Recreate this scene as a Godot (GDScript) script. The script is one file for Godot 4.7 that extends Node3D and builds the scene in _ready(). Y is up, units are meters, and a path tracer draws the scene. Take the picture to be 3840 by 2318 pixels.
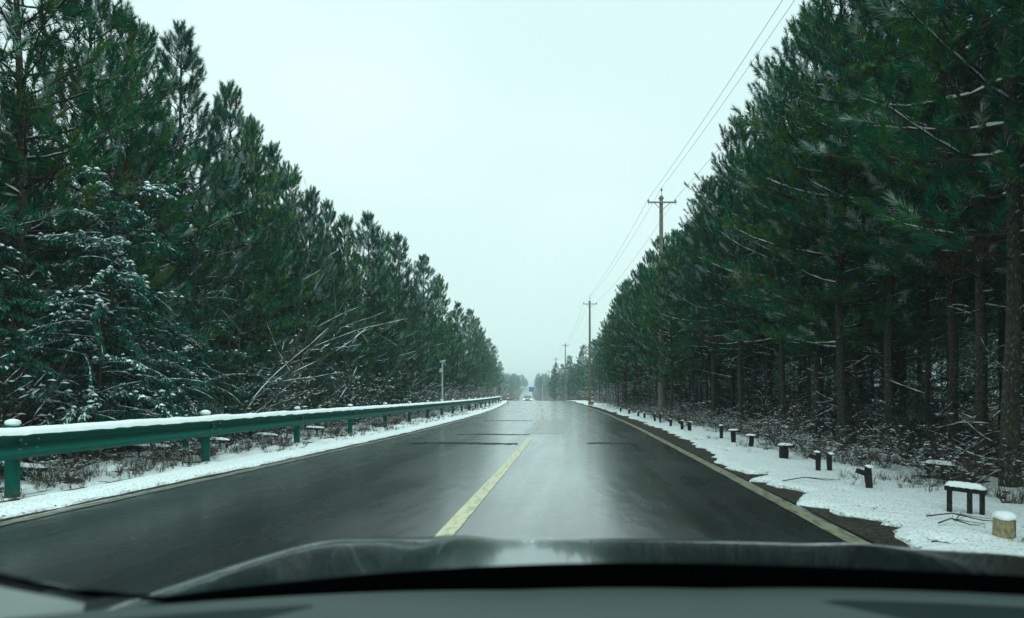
extends Node3D

# ---------------------------------------------------------------- mesh buffer
class Buf:
	var v := PackedVector3Array()
	var n := PackedVector3Array()
	var c := PackedColorArray()
	var uv := PackedVector2Array()
	var smooth := false
	func tri(a: Vector3, b: Vector3, d: Vector3, col := Color.WHITE) -> void:
		v.append(a); v.append(b); v.append(d)
		c.append(col); c.append(col); c.append(col)
	func quad(a: Vector3, b: Vector3, d: Vector3, e: Vector3, col := Color.WHITE) -> void:
		tri(a, b, d, col)
		tri(a, d, e, col)
	func facing(a: Vector3, b: Vector3, d: Vector3, out: Vector3, col := Color.WHITE) -> void:
		if (d - a).cross(b - a).dot(out) < 0.0:
			tri(a, d, b, col)
		else:
			tri(a, b, d, col)
	# box from centre, half size and axes
	func box(o: Vector3, h: Vector3, t := Basis(), col := Color.WHITE) -> void:
		for ax in 3:
			for s in [-1.0, 1.0]:
				var nn: Vector3 = t[ax] * s
				var a: Vector3 = t[(ax + 1) % 3] * h[(ax + 1) % 3]
				var b: Vector3 = t[(ax + 2) % 3] * h[(ax + 2) % 3]
				var m: Vector3 = o + nn * h[ax]
				facing(m - a - b, m + a - b, m + a + b, nn, col)
				facing(m - a - b, m + a + b, m - a + b, nn, col)
	func tube(pts: Array, r: Array, sides: int, col := Color.WHITE, cap := false) -> void:
		var rings := []
		for i in pts.size():
			var p: Vector3 = pts[i]
			var d: Vector3 = (pts[mini(i + 1, pts.size() - 1)] - pts[maxi(i - 1, 0)]).normalized()
			var s := d.cross(Vector3.UP if absf(d.y) < 0.9 else Vector3.RIGHT).normalized()
			var u := s.cross(d)
			var ring := []
			for k in sides:
				var a := TAU * k / sides
				ring.append([p + (s * cos(a) + u * sin(a)) * float(r[i]), s * cos(a) + u * sin(a)])
			rings.append(ring)
		for i in pts.size() - 1:
			for k in sides:
				var a: Array = rings[i][k]
				var b: Array = rings[i][(k + 1) % sides]
				var d: Array = rings[i + 1][(k + 1) % sides]
				var e: Array = rings[i + 1][k]
				var o: Vector3 = a[1] + b[1]
				if smooth:
					vn([a, b, d], o, col)
					vn([a, d, e], o, col)
				else:
					facing(a[0], b[0], d[0], o, col)
					facing(a[0], d[0], e[0], o, col)
		if cap:
			for q in [0, pts.size() - 1]:
				var p: Vector3 = pts[q]
				var o: Vector3 = (p - pts[1 if q == 0 else q - 1]).normalized()
				for k in sides:
					var a: Vector3 = rings[q][k][0]
					var b: Vector3 = rings[q][(k + 1) % sides][0]
					if smooth:
						vn([[p, o], [a, o], [b, o]], o, col)
					else:
						facing(p, a, b, o, col)
	func vn(t: Array, o: Vector3, col: Color) -> void:
		var a: Vector3 = t[0][0]
		var b: Vector3 = t[1][0]
		var d: Vector3 = t[2][0]
		var q := t
		if (d - a).cross(b - a).dot(o) < 0.0:
			q = [t[0], t[2], t[1]]
		for k in 3:
			v.append(q[k][0]); n.append(q[k][1]); c.append(col)
	# surface of revolution about y at o: profile of (radius, height)
	func lathe(o: Vector3, prof: Array, sides: int, col := Color.WHITE) -> void:
		for i in prof.size() - 1:
			var p: Vector2 = prof[i]
			var q: Vector2 = prof[i + 1]
			var t := (q - p).normalized()
			for k in sides:
				var a0 := TAU * k / sides
				var a1 := TAU * (k + 1) / sides
				var e0 := Vector3(cos(a0), 0, sin(a0))
				var e1 := Vector3(cos(a1), 0, sin(a1))
				var n0 := e0 * t.y - Vector3.UP * t.x
				var n1 := e1 * t.y - Vector3.UP * t.x
				var A := [o + e0 * p.x + Vector3.UP * p.y, n0]
				var B := [o + e1 * p.x + Vector3.UP * p.y, n1]
				var C := [o + e1 * q.x + Vector3.UP * q.y, n1]
				var D := [o + e0 * q.x + Vector3.UP * q.y, n0]
				if smooth:
					vn([A, B, C], n0 + n1, col)
					vn([A, C, D], n0 + n1, col)
				else:
					facing(A[0], B[0], C[0], n0 + n1, col)
					facing(A[0], C[0], D[0], n0 + n1, col)
	func mesh() -> ArrayMesh:
		var a := []
		a.resize(Mesh.ARRAY_MAX)
		a[Mesh.ARRAY_VERTEX] = v
		a[Mesh.ARRAY_COLOR] = c
		if n.size() == v.size():
			a[Mesh.ARRAY_NORMAL] = n
		if uv.size() == v.size():
			a[Mesh.ARRAY_TEX_UV] = uv
		var m := ArrayMesh.new()
		m.add_surface_from_arrays(Mesh.PRIMITIVE_TRIANGLES, a)
		return m

# ---------------------------------------------------------------- numbers of the place
const EYE := 1.2
var rng := RandomNumberGenerator.new()
var noise := FastNoiseLite.new()
var fine := FastNoiseLite.new()
var M := {}
var used := {}

func spline(t: Array, z: float) -> float:
	if z <= t[0].x:
		var s: float = (t[1].y - t[0].y) / (t[1].x - t[0].x)
		return t[0].y + s * (z - t[0].x)
	for i in t.size() - 1:
		var a: Vector2 = t[i]
		var b: Vector2 = t[i + 1]
		if z <= b.x:
			var p: Vector2 = t[maxi(i - 1, 0)]
			var q: Vector2 = t[mini(i + 2, t.size() - 1)]
			var u := (z - a.x) / (b.x - a.x)
			var h := b.x - a.x
			var sm := (b.y - a.y) / h
			var m0 := sm if i == 0 else (b.y - p.y) / (b.x - p.x)
			var m1 := sm if i + 2 >= t.size() else (q.y - a.y) / (q.x - a.x)
			return a.y * (2 * u * u * u - 3 * u * u + 1) + b.y * (3 * u * u - 2 * u * u * u) + m0 * h * (u * u * u - 2 * u * u + u) + m1 * h * (u * u * u - u * u)
	return t[-1].y

var TC := [Vector2(0, -1.04), Vector2(16.6, 0.5), Vector2(30, 1.5), Vector2(43.5, 2.2), Vector2(71, 3.3), Vector2(95, 4.0), Vector2(125, 4.7), Vector2(180, 5.4), Vector2(250, 6.0), Vector2(330, 8.5), Vector2(400, 11.0), Vector2(440, 14.5), Vector2(500, 27.0), Vector2(700, 95.0)]
var TL := [Vector2(0, -5.4), Vector2(5.58, -4.72), Vector2(10.2, -4.1), Vector2(19.3, -3.08), Vector2(34.8, -1.95), Vector2(50, -1.2), Vector2(71, -0.6), Vector2(95, -0.2), Vector2(125, 0.6), Vector2(180, 2.4), Vector2(250, 3.4), Vector2(330, 6.0), Vector2(400, 8.6), Vector2(440, 12.0), Vector2(500, 24.4), Vector2(700, 92.3)]
var TR := [Vector2(0, 2.3), Vector2(5, 2.82), Vector2(12.9, 3.65), Vector2(25, 4.85), Vector2(43.5, 6.3), Vector2(71, 7.6), Vector2(95, 8.3), Vector2(125, 8.8), Vector2(180, 8.4), Vector2(250, 8.6), Vector2(330, 11.0), Vector2(400, 13.4), Vector2(440, 17.0), Vector2(500, 29.6), Vector2(700, 97.7)]
var TE := [Vector2(0, 0), Vector2(30, 0.0), Vector2(50, 0.05), Vector2(71, 0.17), Vector2(90, 0.3), Vector2(105, 0.12), Vector2(125, -0.45), Vector2(160, -1.1), Vector2(190, -1.0), Vector2(230, -0.3), Vector2(300, 1.8), Vector2(400, 5.2), Vector2(480, 6.2), Vector2(700, 6.5)]

var TEDGE := [Vector2(0, 0.42), Vector2(5, 0.36), Vector2(8.7, 0.24), Vector2(12, 0.38), Vector2(18, 0.68), Vector2(26, 0.65), Vector2(60, 0.6)]

func C(z: float) -> float: return spline(TC, z)
func L(z: float) -> float: return spline(TL, z)
func R(z: float) -> float: return spline(TR, z)
func E(z: float) -> float: return spline(TE, z)
func rail_x(z: float) -> float: return -6.34 + 0.07 * z - 0.00008 * z * z
func W(x: float, y: float, z: float) -> Vector3: return Vector3(x, y, -z)   # z = metres ahead

func ground(x: float, z: float) -> float:
	var e := E(z)
	var l := L(z) - x
	var r := x - R(z)
	var out := maxf(l, r)
	if out < 0.2:
		return e - 0.09
	var k := smoothstep(0.2, 0.7, out)
	var side := -0.02
	if r > 0.0:
		side = 0.0 + 0.25 * smoothstep(3.0, 9.0, r)
	else:
		side = -0.06 + 0.3 * smoothstep(3.0, 10.0, l)
	return lerpf(e - 0.09, e + side + 0.05 * noise.get_noise_2d(x * 9.0, z * 9.0) * smoothstep(0.7, 2.5, out), k)

# ---------------------------------------------------------------- scene tree helpers
func numbered(called: String) -> String:
	if not used.has(called):
		used[called] = 0
		return called
	used[called] += 1
	return "%s_%03d" % [called, used[called]]

func put(called: String, m: Mesh, mat: Material, parent: Node = null) -> MeshInstance3D:
	var o := MeshInstance3D.new()
	o.mesh = m
	o.material_override = mat
	if parent == null:
		o.name = numbered(called)
		add_child(o)
	else:
		o.name = called
		var k := 0
		while parent.has_node(NodePath(o.name)):
			k += 1
			o.name = "%s_%03d" % [called, k]
		parent.add_child(o)
	return o

func thing(called: String, label: String, category: String, at: Vector3, turn := 0.0, group := "") -> Node3D:
	var o := Node3D.new()
	o.name = numbered(called)
	add_child(o)
	o.position = at
	o.rotation.y = turn
	tag(o, label, category, group)
	return o

func tag(o: Node, label: String, category: String, group := "") -> void:
	o.set_meta("label", label)
	o.set_meta("category", category)
	if group:
		o.set_meta("group", group)

func structure(o: Node, label := "", category := "") -> void:
	o.set_meta("kind", "structure")
	if label:
		o.set_meta("label", label)
		o.set_meta("category", category)

func copy_of(src: Node3D, at: Vector3, turn: float, size: Vector3) -> Node3D:
	var o: Node3D = src.duplicate()
	o.name = numbered(str(src.get_meta("base")))
	add_child(o)
	o.position = at
	o.basis = Basis(Vector3.UP, turn).scaled_local(size)
	return o

# ---------------------------------------------------------------- materials
func lin(r: float, g: float, b: float) -> Color:
	return Color(r, g, b).linear_to_srgb()

func mat(called: String, col: Color, rough := 0.8, spec := 0.5) -> StandardMaterial3D:
	var m := StandardMaterial3D.new()
	m.resource_name = called
	m.albedo_color = col
	m.roughness = rough
	m.metallic_specular = spec
	M[called] = m
	return m

func noise_tex(freq: float, octaves: int, seed_: int, ramp: Gradient = null, normal := false, strength := 4.0, size := 512) -> NoiseTexture2D:
	var n := FastNoiseLite.new()
	n.noise_type = FastNoiseLite.TYPE_SIMPLEX_SMOOTH
	n.seed = seed_
	n.frequency = freq
	n.fractal_octaves = octaves
	var t := NoiseTexture2D.new()
	t.width = size
	t.height = size
	t.seamless = true
	t.noise = n
	if ramp:
		t.color_ramp = ramp
	if normal:
		t.as_normal_map = true
		t.bump_strength = strength
	return t

func ramp(stops: Array) -> Gradient:
	var g := Gradient.new()
	var o := PackedFloat32Array()
	var c := PackedColorArray()
	for s in stops:
		o.append(s[0])
		c.append(s[1])
	g.offsets = o
	g.colors = c
	return g

func materials() -> void:
	# foliage, twigs and snow carry their colours in the vertices
	var f := mat("foliage", Color.WHITE, 0.75, 0.2)
	f.vertex_color_use_as_albedo = true
	f.backlight = Color(0.22, 0.44, 0.26)
	f.cull_mode = BaseMaterial3D.CULL_DISABLED
	var t := mat("twig", Color.WHITE, 0.85, 0.2)
	t.vertex_color_use_as_albedo = true
	var b := mat("bark", Color.WHITE, 0.95, 0.2)
	b.albedo_texture = noise_tex(0.035, 4, 5, ramp([[0.0, lin(0.022, 0.020, 0.014)], [0.45, lin(0.052, 0.049, 0.036)], [0.72, lin(0.092, 0.088, 0.064)], [0.80, lin(0.11, 0.105, 0.08)], [0.87, lin(0.55, 0.6, 0.6)], [1.0, lin(0.7, 0.72, 0.72)]]))
	b.normal_enabled = true
	b.normal_texture = noise_tex(0.05, 4, 6, null, true, 10.0)
	b.uv1_triplanar = true
	b.uv1_scale = Vector3(1.6, 0.7, 1.6)
	var s := mat("snow", lin(0.84, 0.87, 0.88), 0.6, 0.3)
	s.normal_enabled = true
	s.normal_texture = noise_tex(0.02, 5, 8, null, true, 5.0)
	s.uv1_triplanar = true
	s.uv1_world_triplanar = true
	s.uv1_scale = Vector3.ONE * 0.9
	var g := mat("forest_floor", Color.WHITE, 0.9, 0.2)
	g.albedo_texture = noise_tex(0.012, 5, 11, ramp([[0.0, lin(0.025, 0.02, 0.014)], [0.40, lin(0.06, 0.045, 0.03)], [0.62, lin(0.045, 0.035, 0.024)], [0.72, lin(0.42, 0.44, 0.44)], [1.0, lin(0.8, 0.83, 0.84)]]), false, 4.0, 1024)
	g.normal_enabled = true
	g.normal_texture = noise_tex(0.03, 5, 12, null, true, 9.0)
	g.uv1_triplanar = true
	g.uv1_world_triplanar = true
	g.uv1_scale = Vector3.ONE * 0.21
	var mud := mat("mud", Color.WHITE, 0.7, 0.4)
	mud.albedo_texture = noise_tex(0.03, 5, 14, ramp([[0.0, lin(0.010, 0.008, 0.005)], [0.5, lin(0.032, 0.025, 0.016)], [0.75, lin(0.06, 0.048, 0.03)], [1.0, lin(0.10, 0.085, 0.06)]]))
	mud.normal_enabled = true
	mud.normal_texture = noise_tex(0.05, 5, 15, null, true, 12.0)
	mud.uv1_triplanar = true
	mud.uv1_world_triplanar = true
	mud.uv1_scale = Vector3.ONE * 0.8
	var d := s.duplicate() as StandardMaterial3D
	d.resource_name = "verge_snow"
	d.albedo_color = Color.WHITE
	d.albedo_texture = noise_tex(0.05, 5, 17, ramp([[0.0, lin(0.07, 0.06, 0.045)], [0.17, lin(0.22, 0.21, 0.18)], [0.27, lin(0.58, 0.60, 0.59)], [0.48, lin(0.77, 0.80, 0.81)], [1.0, lin(0.85, 0.88, 0.89)]]), false, 4.0, 1024)
	d.uv1_scale = Vector3.ONE * 0.5
	M["verge_snow"] = d

func road_material() -> StandardMaterial3D:
	# u across the carriageway (0..1), v along it (1 = 24 m)
	var w := 512
	var h := 1024
	var n1 := FastNoiseLite.new(); n1.seed = 21; n1.frequency = 0.012; n1.fractal_octaves = 4
	var n2 := FastNoiseLite.new(); n2.seed = 22; n2.frequency = 0.25; n2.fractal_octaves = 2
	var alb := Image.create(w, h, false, Image.FORMAT_RGB8)
	var rou := Image.create(w, h, false, Image.FORMAT_RGB8)
	var coat := Image.create(w, h, false, Image.FORMAT_RGB8)
	for y in h:
		var a := TAU * y / h
		var cy := cos(a) * 40.0
		var sy := sin(a) * 40.0
		for x in w:
			var u := float(x) / w
			# long streaks: slow along the road, quick across
			var st := n1.get_noise_3d(x * 2.2, cy, sy)
			var blot := n1.get_noise_3d(x * 0.45 + 900.0, cy * 3.0, sy * 3.0)
			var gr := n2.get_noise_2d(x * 1.7, y * 0.9 if y < h else 0.0)
			var track := 0.0
			for q in [0.14, 0.33, 0.66, 0.85]:
				track += exp(-pow((u - q) / 0.045, 2.0))
			var base := 0.015 + 0.010 * gr + 0.008 * blot - 0.004 * track
			var c := lin(base * 0.93, base, base * 1.02)
			alb.set_pixel(x, y, c)
			var ro := 0.30 + 0.16 * st + 0.10 * blot - 0.05 * track + 0.03 * gr
			ro = clampf(ro, 0.09, 0.6)
			rou.set_pixel(x, y, Color(ro, ro, ro))
			var wet := 0.50 + 0.55 * st + 0.30 * blot - 0.12 * track - 0.24 * smoothstep(0.70, 0.92, u) - 0.16 * (1.0 - smoothstep(0.05, 0.35, u))
			coat.set_pixel(x, y, Color(1.0, clampf(wet, 0.16, 1.0), 0.0))
	var m := mat("wet_asphalt", Color.WHITE, 1.0, 0.6)
	m.albedo_texture = ImageTexture.create_from_image(alb)
	m.roughness_texture = ImageTexture.create_from_image(rou)
	m.normal_enabled = true
	m.normal_texture = noise_tex(0.06, 4, 25, null, true, 1.2)
	m.normal_scale = 0.22
	m.clearcoat_enabled = true
	m.clearcoat = 1.0
	m.clearcoat_roughness = 0.19
	m.clearcoat_texture = ImageTexture.create_from_image(coat)
	return m

# ---------------------------------------------------------------- setting
func strip(z0: float, z1: float, step: Callable, cross: Callable) -> ArrayMesh:
	# a smooth sheet; cross.call(z) gives an Array of [Vector3, Vector2 uv]
	var st := SurfaceTool.new()
	st.begin(Mesh.PRIMITIVE_TRIANGLES)
	st.set_smooth_group(0)
	var z := z0
	var rows := 0
	var n := 0
	while true:
		var row: Array = cross.call(z)
		n = row.size()
		for p in row:
			st.set_uv(p[1])
			st.add_vertex(p[0])
		rows += 1
		if z >= z1:
			break
		z = minf(z1, z + float(step.call(z)))
	for i in rows - 1:
		for k in n - 1:
			var a := i * n + k
			st.add_index(a); st.add_index(a + n); st.add_index(a + n + 1)
			st.add_index(a); st.add_index(a + n + 1); st.add_index(a + 1)
	st.generate_normals()
	return st.commit()

func build_ground() -> void:
	var xs := []
	for i in 61:
		var t := (i - 30) / 30.0
		xs.append(signf(t) * (absf(t) * 18.0 + pow(absf(t), 5.0) * 900.0))
	var g := put("ground", strip(-60.0, 1400.0, func(z): return 1.5 + absf(z) * 0.03, func(z):
		var row := []
		for x in xs:
			var X: float = C(clampf(z, -60.0, 700.0)) + x
			row.append([W(X, ground(X, z), z), Vector2(X, z)])
		return row), M.forest_floor)
	structure(g, "forest floor of brown litter and thin snow under the trees", "ground")

	var wet := road_material()
	var r := put("road", strip(-8.0, 640.0, func(z): return 0.6 + absf(z) * 0.03, func(z):
		var row := []
		var a := L(z) - 0.35
		var b := R(z) + 0.14
		for i in 9:
			var u := i / 8.0
			row.append([W(lerpf(a, b, u), E(z), z), Vector2(u, z / 24.0)])
		return row), wet)
	structure(r, "wet two-lane asphalt road reflecting the white sky", "road")

	# brown wet edge of the carriageway on the right
	var s := put("muddy_shoulder", strip(-8.0, 150.0, func(z): return 0.3 + absf(z) * 0.03, func(z):
		var row := []
		var a := R(z) + 0.13 + 0.03 * fine.get_noise_1d(z * 30.0)
		for i in 6:
			var u := i / 5.0
			row.append([W(a + u * 1.5, E(z) + 0.004 + 0.012 * sin(u * PI) + 0.01 * fine.get_noise_2d(u * 60.0, z * 40.0) * minf(1.0, u * 5.0), z), Vector2(u, z)])
		return row), M.mud)
	structure(s, "dark wet muddy shoulder strewn with litter right of the road", "shoulder")
	var sl := put("muddy_shoulder", strip(-8.0, 150.0, func(z): return 0.3 + absf(z) * 0.03, func(z):
		var row := []
		var a := L(z) - 0.16 - 0.03 * fine.get_noise_1d(z * 30.0 + 77.0)
		for i in 5:
			var u := i / 4.0
			row.append([W(a - (1.0 - u) * 1.0, E(z) + 0.004 + 0.008 * fine.get_noise_2d(u * 60.0, z * 40.0 + 50.0) * (1.0 - u), z), Vector2(u, z)])
		return row), M.mud)
	structure(sl, "narrow muddy strip between the left edge line and the snow", "shoulder")

	# snow lying on the verges, thinning out into the undergrowth
	var step := func(z): return 0.06 + absf(z) * 0.012
	var right := put("snow_verge", strip(1.0, 200.0, step, func(z):
		var row := []
		var n := 54
		var edge: float = R(z) + spline(TEDGE, minf(z, 30.0)) + 0.22 * fine.get_noise_1d(z * 7.0) + 0.20 * fine.get_noise_1d(z * 26.0 + 40.0) + 0.12 * fine.get_noise_1d(z * 80.0)
		if z > 60.0:
			edge = R(z) + 0.5 + 0.4 * fine.get_noise_1d(z * 4.0)
		for i in n:
			var u := float(i) / (n - 1)
			var x := edge - 0.06 + 4.6 * pow(u, 1.35)
			var e := E(z)
			var d := x - edge
			var b := fine.get_noise_2d(x * 14.0, z * 9.0)
			var hgt := 0.055 * smoothstep(-0.03, 0.22, d) - 0.09 * smoothstep(0.15, 0.5, fine.get_noise_2d(x * 30.0 + 900.0, z * 13.0)) * (1.0 - smoothstep(0.2, 0.75, d)) + 0.020 * b + 0.014 * fine.get_noise_2d(x * 55.0, z * 40.0)
			hgt -= smoothstep(1.0, 3.4, d) * (0.05 + 0.10 * fine.get_noise_2d(x * 24.0 + 300.0, z * 16.0)) + 0.06 * smoothstep(3.2, 4.6, d)
			if d < 0.0:
				hgt = -0.03
			row.append([W(x, maxf(e + 0.004, ground(x, z)) + hgt, z), Vector2(x, z)])
		return row), M.verge_snow)
	structure(right, "thin trampled snow along the right verge, ragged at the muddy road edge", "snow")
	var left := put("snow_verge", strip(1.0, 200.0, step, func(z):
		var row := []
		var n := 54
		var edge: float = L(z) - 0.24 - 0.07 * fine.get_noise_1d(z * 9.0 + 200.0) - 0.05 * fine.get_noise_1d(z * 40.0 + 240.0)
		for i in n:
			var u := float(n - 1 - i) / (n - 1)
			var x := edge + 0.05 - 4.4 * pow(u, 1.35)
			var e := E(z)
			var d := edge - x
			var hgt := 0.07 * smoothstep(-0.02, 0.18, d) + 0.02 * fine.get_noise_2d(x * 14.0, z * 9.0 + 500.0) + 0.016 * fine.get_noise_2d(x * 55.0, z * 40.0)
			hgt -= smoothstep(0.55, 1.6, d) * (0.06 + 0.16 * fine.get_noise_2d(x * 24.0 + 700.0, z * 16.0)) + 0.05 * smoothstep(2.6, 4.2, d)
			if d < 0.0:
				hgt = -0.03
			row.append([W(x, maxf(e + 0.004 if d < 0.5 else e - 0.05, ground(x, z)) + hgt, z), Vector2(x, z)])
		return row), M.verge_snow)
	structure(left, "band of snow between the left edge line and the green guardrail", "snow")

func ribbon(z0: float, z1: float, mid: Callable, half: float, lift: float, ragged := 0.0, seed_ := 0.0) -> ArrayMesh:
	return strip(z0, z1, func(z): return 0.12 + absf(z) * 0.02, func(z):
		var x: float = mid.call(z)
		var a := half * (1.0 + ragged * fine.get_noise_1d(z * 60.0 + seed_))
		var b := half * (1.0 + ragged * fine.get_noise_1d(z * 60.0 + seed_ + 400.0))
		return [[W(x - a, E(z) + lift, z), Vector2(0, z)], [W(x + b, E(z) + lift, z), Vector2(1, z)]])

func worn_paint(called: String, col: Color, dirt: Color, amount: float, seed_: int) -> StandardMaterial3D:
	var m := mat(called, Color.WHITE, 0.45, 0.5)
	m.albedo_texture = noise_tex(0.02, 5, seed_, ramp([[0.0, dirt], [amount - 0.08, dirt.lerp(col, 0.55)], [amount + 0.06, col], [1.0, col * 1.05]]))
	m.uv1_triplanar = true
	m.uv1_world_triplanar = true
	m.uv1_scale = Vector3(0.9, 0.9, 0.35)
	m.clearcoat_enabled = true
	m.clearcoat = 0.3
	m.clearcoat_roughness = 0.3
	return m

func build_markings() -> void:
	var yel := worn_paint("yellow_paint", lin(0.60, 0.54, 0.33), lin(0.30, 0.28, 0.20), 0.42, 31)
	var edge := worn_paint("edge_paint", lin(0.27, 0.26, 0.17), lin(0.06, 0.055, 0.04), 0.46, 32)
	var faded := worn_paint("faded_paint", lin(0.42, 0.40, 0.24), lin(0.07, 0.07, 0.06), 0.52, 33)
	var c1 := put("centre_line", ribbon(3.4, 16.7, func(z): return C(z) - 0.02, 0.078, 0.005, 0.10, 0.0), yel)
	structure(c1, "bright yellow centre line dash running towards the car", "road marking")
	var spans := [[20.5, 25.5], [30.0, 36.0], [43.0, 50.0], [60.0, 68.0]]
	var names := ["first", "second", "third", "farthest"]
	for i in 4:
		var c := put("centre_line", ribbon(spans[i][0], spans[i][1], func(z): return C(z), 0.085, 0.005, 0.5, 100.0 + i), faded)
		structure(c, "%s faded yellow dash beyond the bright centre line" % names[i], "road marking")
	var r := put("edge_line", ribbon(1.5, 190.0, func(z): return R(z), 0.085, 0.005, 0.12, 10.0), edge)
	structure(r, "dirty cream edge line along the right side of the road", "road marking")
	var l := put("edge_line", ribbon(1.5, 190.0, func(z): return L(z), 0.065, 0.005, 0.25, 20.0), worn_paint("dull_edge_paint", lin(0.20, 0.19, 0.13), lin(0.05, 0.045, 0.035), 0.5, 34))
	structure(l, "dirty cream edge line along the left side beside the snow", "road marking")
	# repair patch, and water bands whose weak reflection is put into a near-black colour
	var dark_water := mat("dark_water", lin(0.008, 0.010, 0.011), 0.5, 0.15)
	var pale := mat("pale_patch", lin(0.075, 0.08, 0.08), 0.26, 0.6)
	pale.clearcoat_enabled = true
	pale.clearcoat = 0.4
	pale.clearcoat_roughness = 0.2
	var water_bands := [[14.9, -2.9, -0.2, 0.30], [18.3, -2.3, -0.1, 0.22], [14.9, 1.5, 2.7, 0.22], [28.0, -2.7, -0.4, 0.25]]
	for q in water_bands:
		var s := put("water_band", strip(0.0, 1.0, func(_z): return 0.03, func(t):
			var off := lerpf(q[1], q[2], t)
			var zz: float = q[0] + 0.12 * sin(t * 5.0) + 0.10 * fine.get_noise_1d(t * 200.0 + q[0] * 31.0)
			var hw: float = q[3] * (0.35 + 0.8 * absf(fine.get_noise_1d(t * 260.0 + 9.0 + q[0] * 17.0)) + 0.4 * sin(t * PI))
			return [[W(C(zz) + off, E(zz) + 0.004, zz + hw), Vector2(t, 0)], [W(C(zz) + off, E(zz) + 0.004, zz - hw), Vector2(t, 1)]]), dark_water)
		structure(s, "dark water band across the %s lane, about %d paces ahead" % ["left" if q[1] < 0 else "right", int(q[0])], "road repair")
	var p := put("road_patch", ribbon(18.6, 29.0, func(z): return C(z) + 0.35, 0.62, 0.0035, 0.22, 60.0), pale)
	structure(p, "pale rectangular repair patch in the middle of the road", "road repair")

# ---------------------------------------------------------------- plants
const SNOW := Color(0.74, 0.80, 0.82)

func rv(s := 1.0) -> Vector3:
	return Vector3(rng.randf_range(-1, 1), rng.randf_range(-1, 1), rng.randf_range(-1, 1)) * s

func tuft(b: Buf, p: Vector3, dir: Vector3, length: float, nl: float, n: int, col: Color, snow: float, width := 0.0075) -> void:
	var s := dir.cross(Vector3.UP if absf(dir.y) < 0.9 else Vector3.RIGHT).normalized()
	var u := s.cross(dir)
	var a := rng.randf() * TAU
	for i in n:
		var t := pow(rng.randf(), 0.75)
		a += 2.39996 + rng.randf() * 0.3
		var ang := lerpf(1.05, 0.3, t) + rng.randf_range(-0.18, 0.18)
		var side := s * cos(a) + u * sin(a)
		var d := dir * cos(ang) + side * sin(ang)
		d.y -= 0.12 * rng.randf()
		var q := p + dir * (length * t)
		var e := q + d * (nl * rng.randf_range(0.75, 1.2))
		var w := d.cross(Vector3(rng.randf() - 0.5, rng.randf() - 0.5, rng.randf() - 0.5)).normalized()
		var k := rng.randf_range(0.65, 1.35)
		w *= width
		var cc := Color(col.r * k, col.g * k, col.b * k)
		if d.y > -0.2 and rng.randf() < snow:
			cc = cc.lerp(SNOW, rng.randf_range(0.15, 0.7))
		b.tri(q - w, q + w, e, cc)

func blob(b: Buf, p: Vector3, r: Vector3) -> void:
	var top := p + Vector3(rng.randf_range(-0.2, 0.2) * r.x, r.y, rng.randf_range(-0.2, 0.2) * r.z)
	var ring := []
	var a := rng.randf() * TAU
	for k in 6:
		ring.append(p + Vector3(cos(a + k * TAU / 6) * r.x * rng.randf_range(0.75, 1.2), rng.randf_range(-0.25, 0.25) * r.y, sin(a + k * TAU / 6) * r.z * rng.randf_range(0.75, 1.2)))
	for k in 6:
		b.facing(ring[k], ring[(k + 1) % 6], top, ring[k] - p + Vector3.UP * r.y, SNOW)
		b.facing(ring[k], ring[(k + 1) % 6], p - Vector3.UP * r.y * 0.3, Vector3.DOWN, SNOW)

func limb(b: Buf, p: Vector3, dir: Vector3, length: float, lift: float, wob: float, segs: int) -> Array:
	var pts := [p]
	var d := dir.normalized()
	for i in segs:
		d = (d + Vector3.UP * lift / segs + rv(wob)).normalized()
		p += d * (length / segs)
		pts.append(p)
	return pts

func stick(b: Buf, pts: Array, r0: float, r1: float, col: Color, snow: float, sides := 3) -> void:
	var r := []
	for i in pts.size():
		r.append(lerpf(r0, r1, float(i) / (pts.size() - 1)))
	b.tube(pts, r, sides, col)
	if rng.randf() < snow:
		for i in pts.size() - 1:
			var a: Vector3 = pts[i]
			var e: Vector3 = pts[i + 1]
			if absf((e - a).normalized().y) < 0.8 and rng.randf() < 0.8:
				var up := Vector3.UP * (float(r[i]) * 0.75 + 0.002)
				b.tube([a + up, (a + e) * 0.5 + up * 1.25, e + up], [r[i] * 0.5, r[i] * 0.95 + 0.003, r[i + 1] * 0.5], 3, SNOW)

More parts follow.
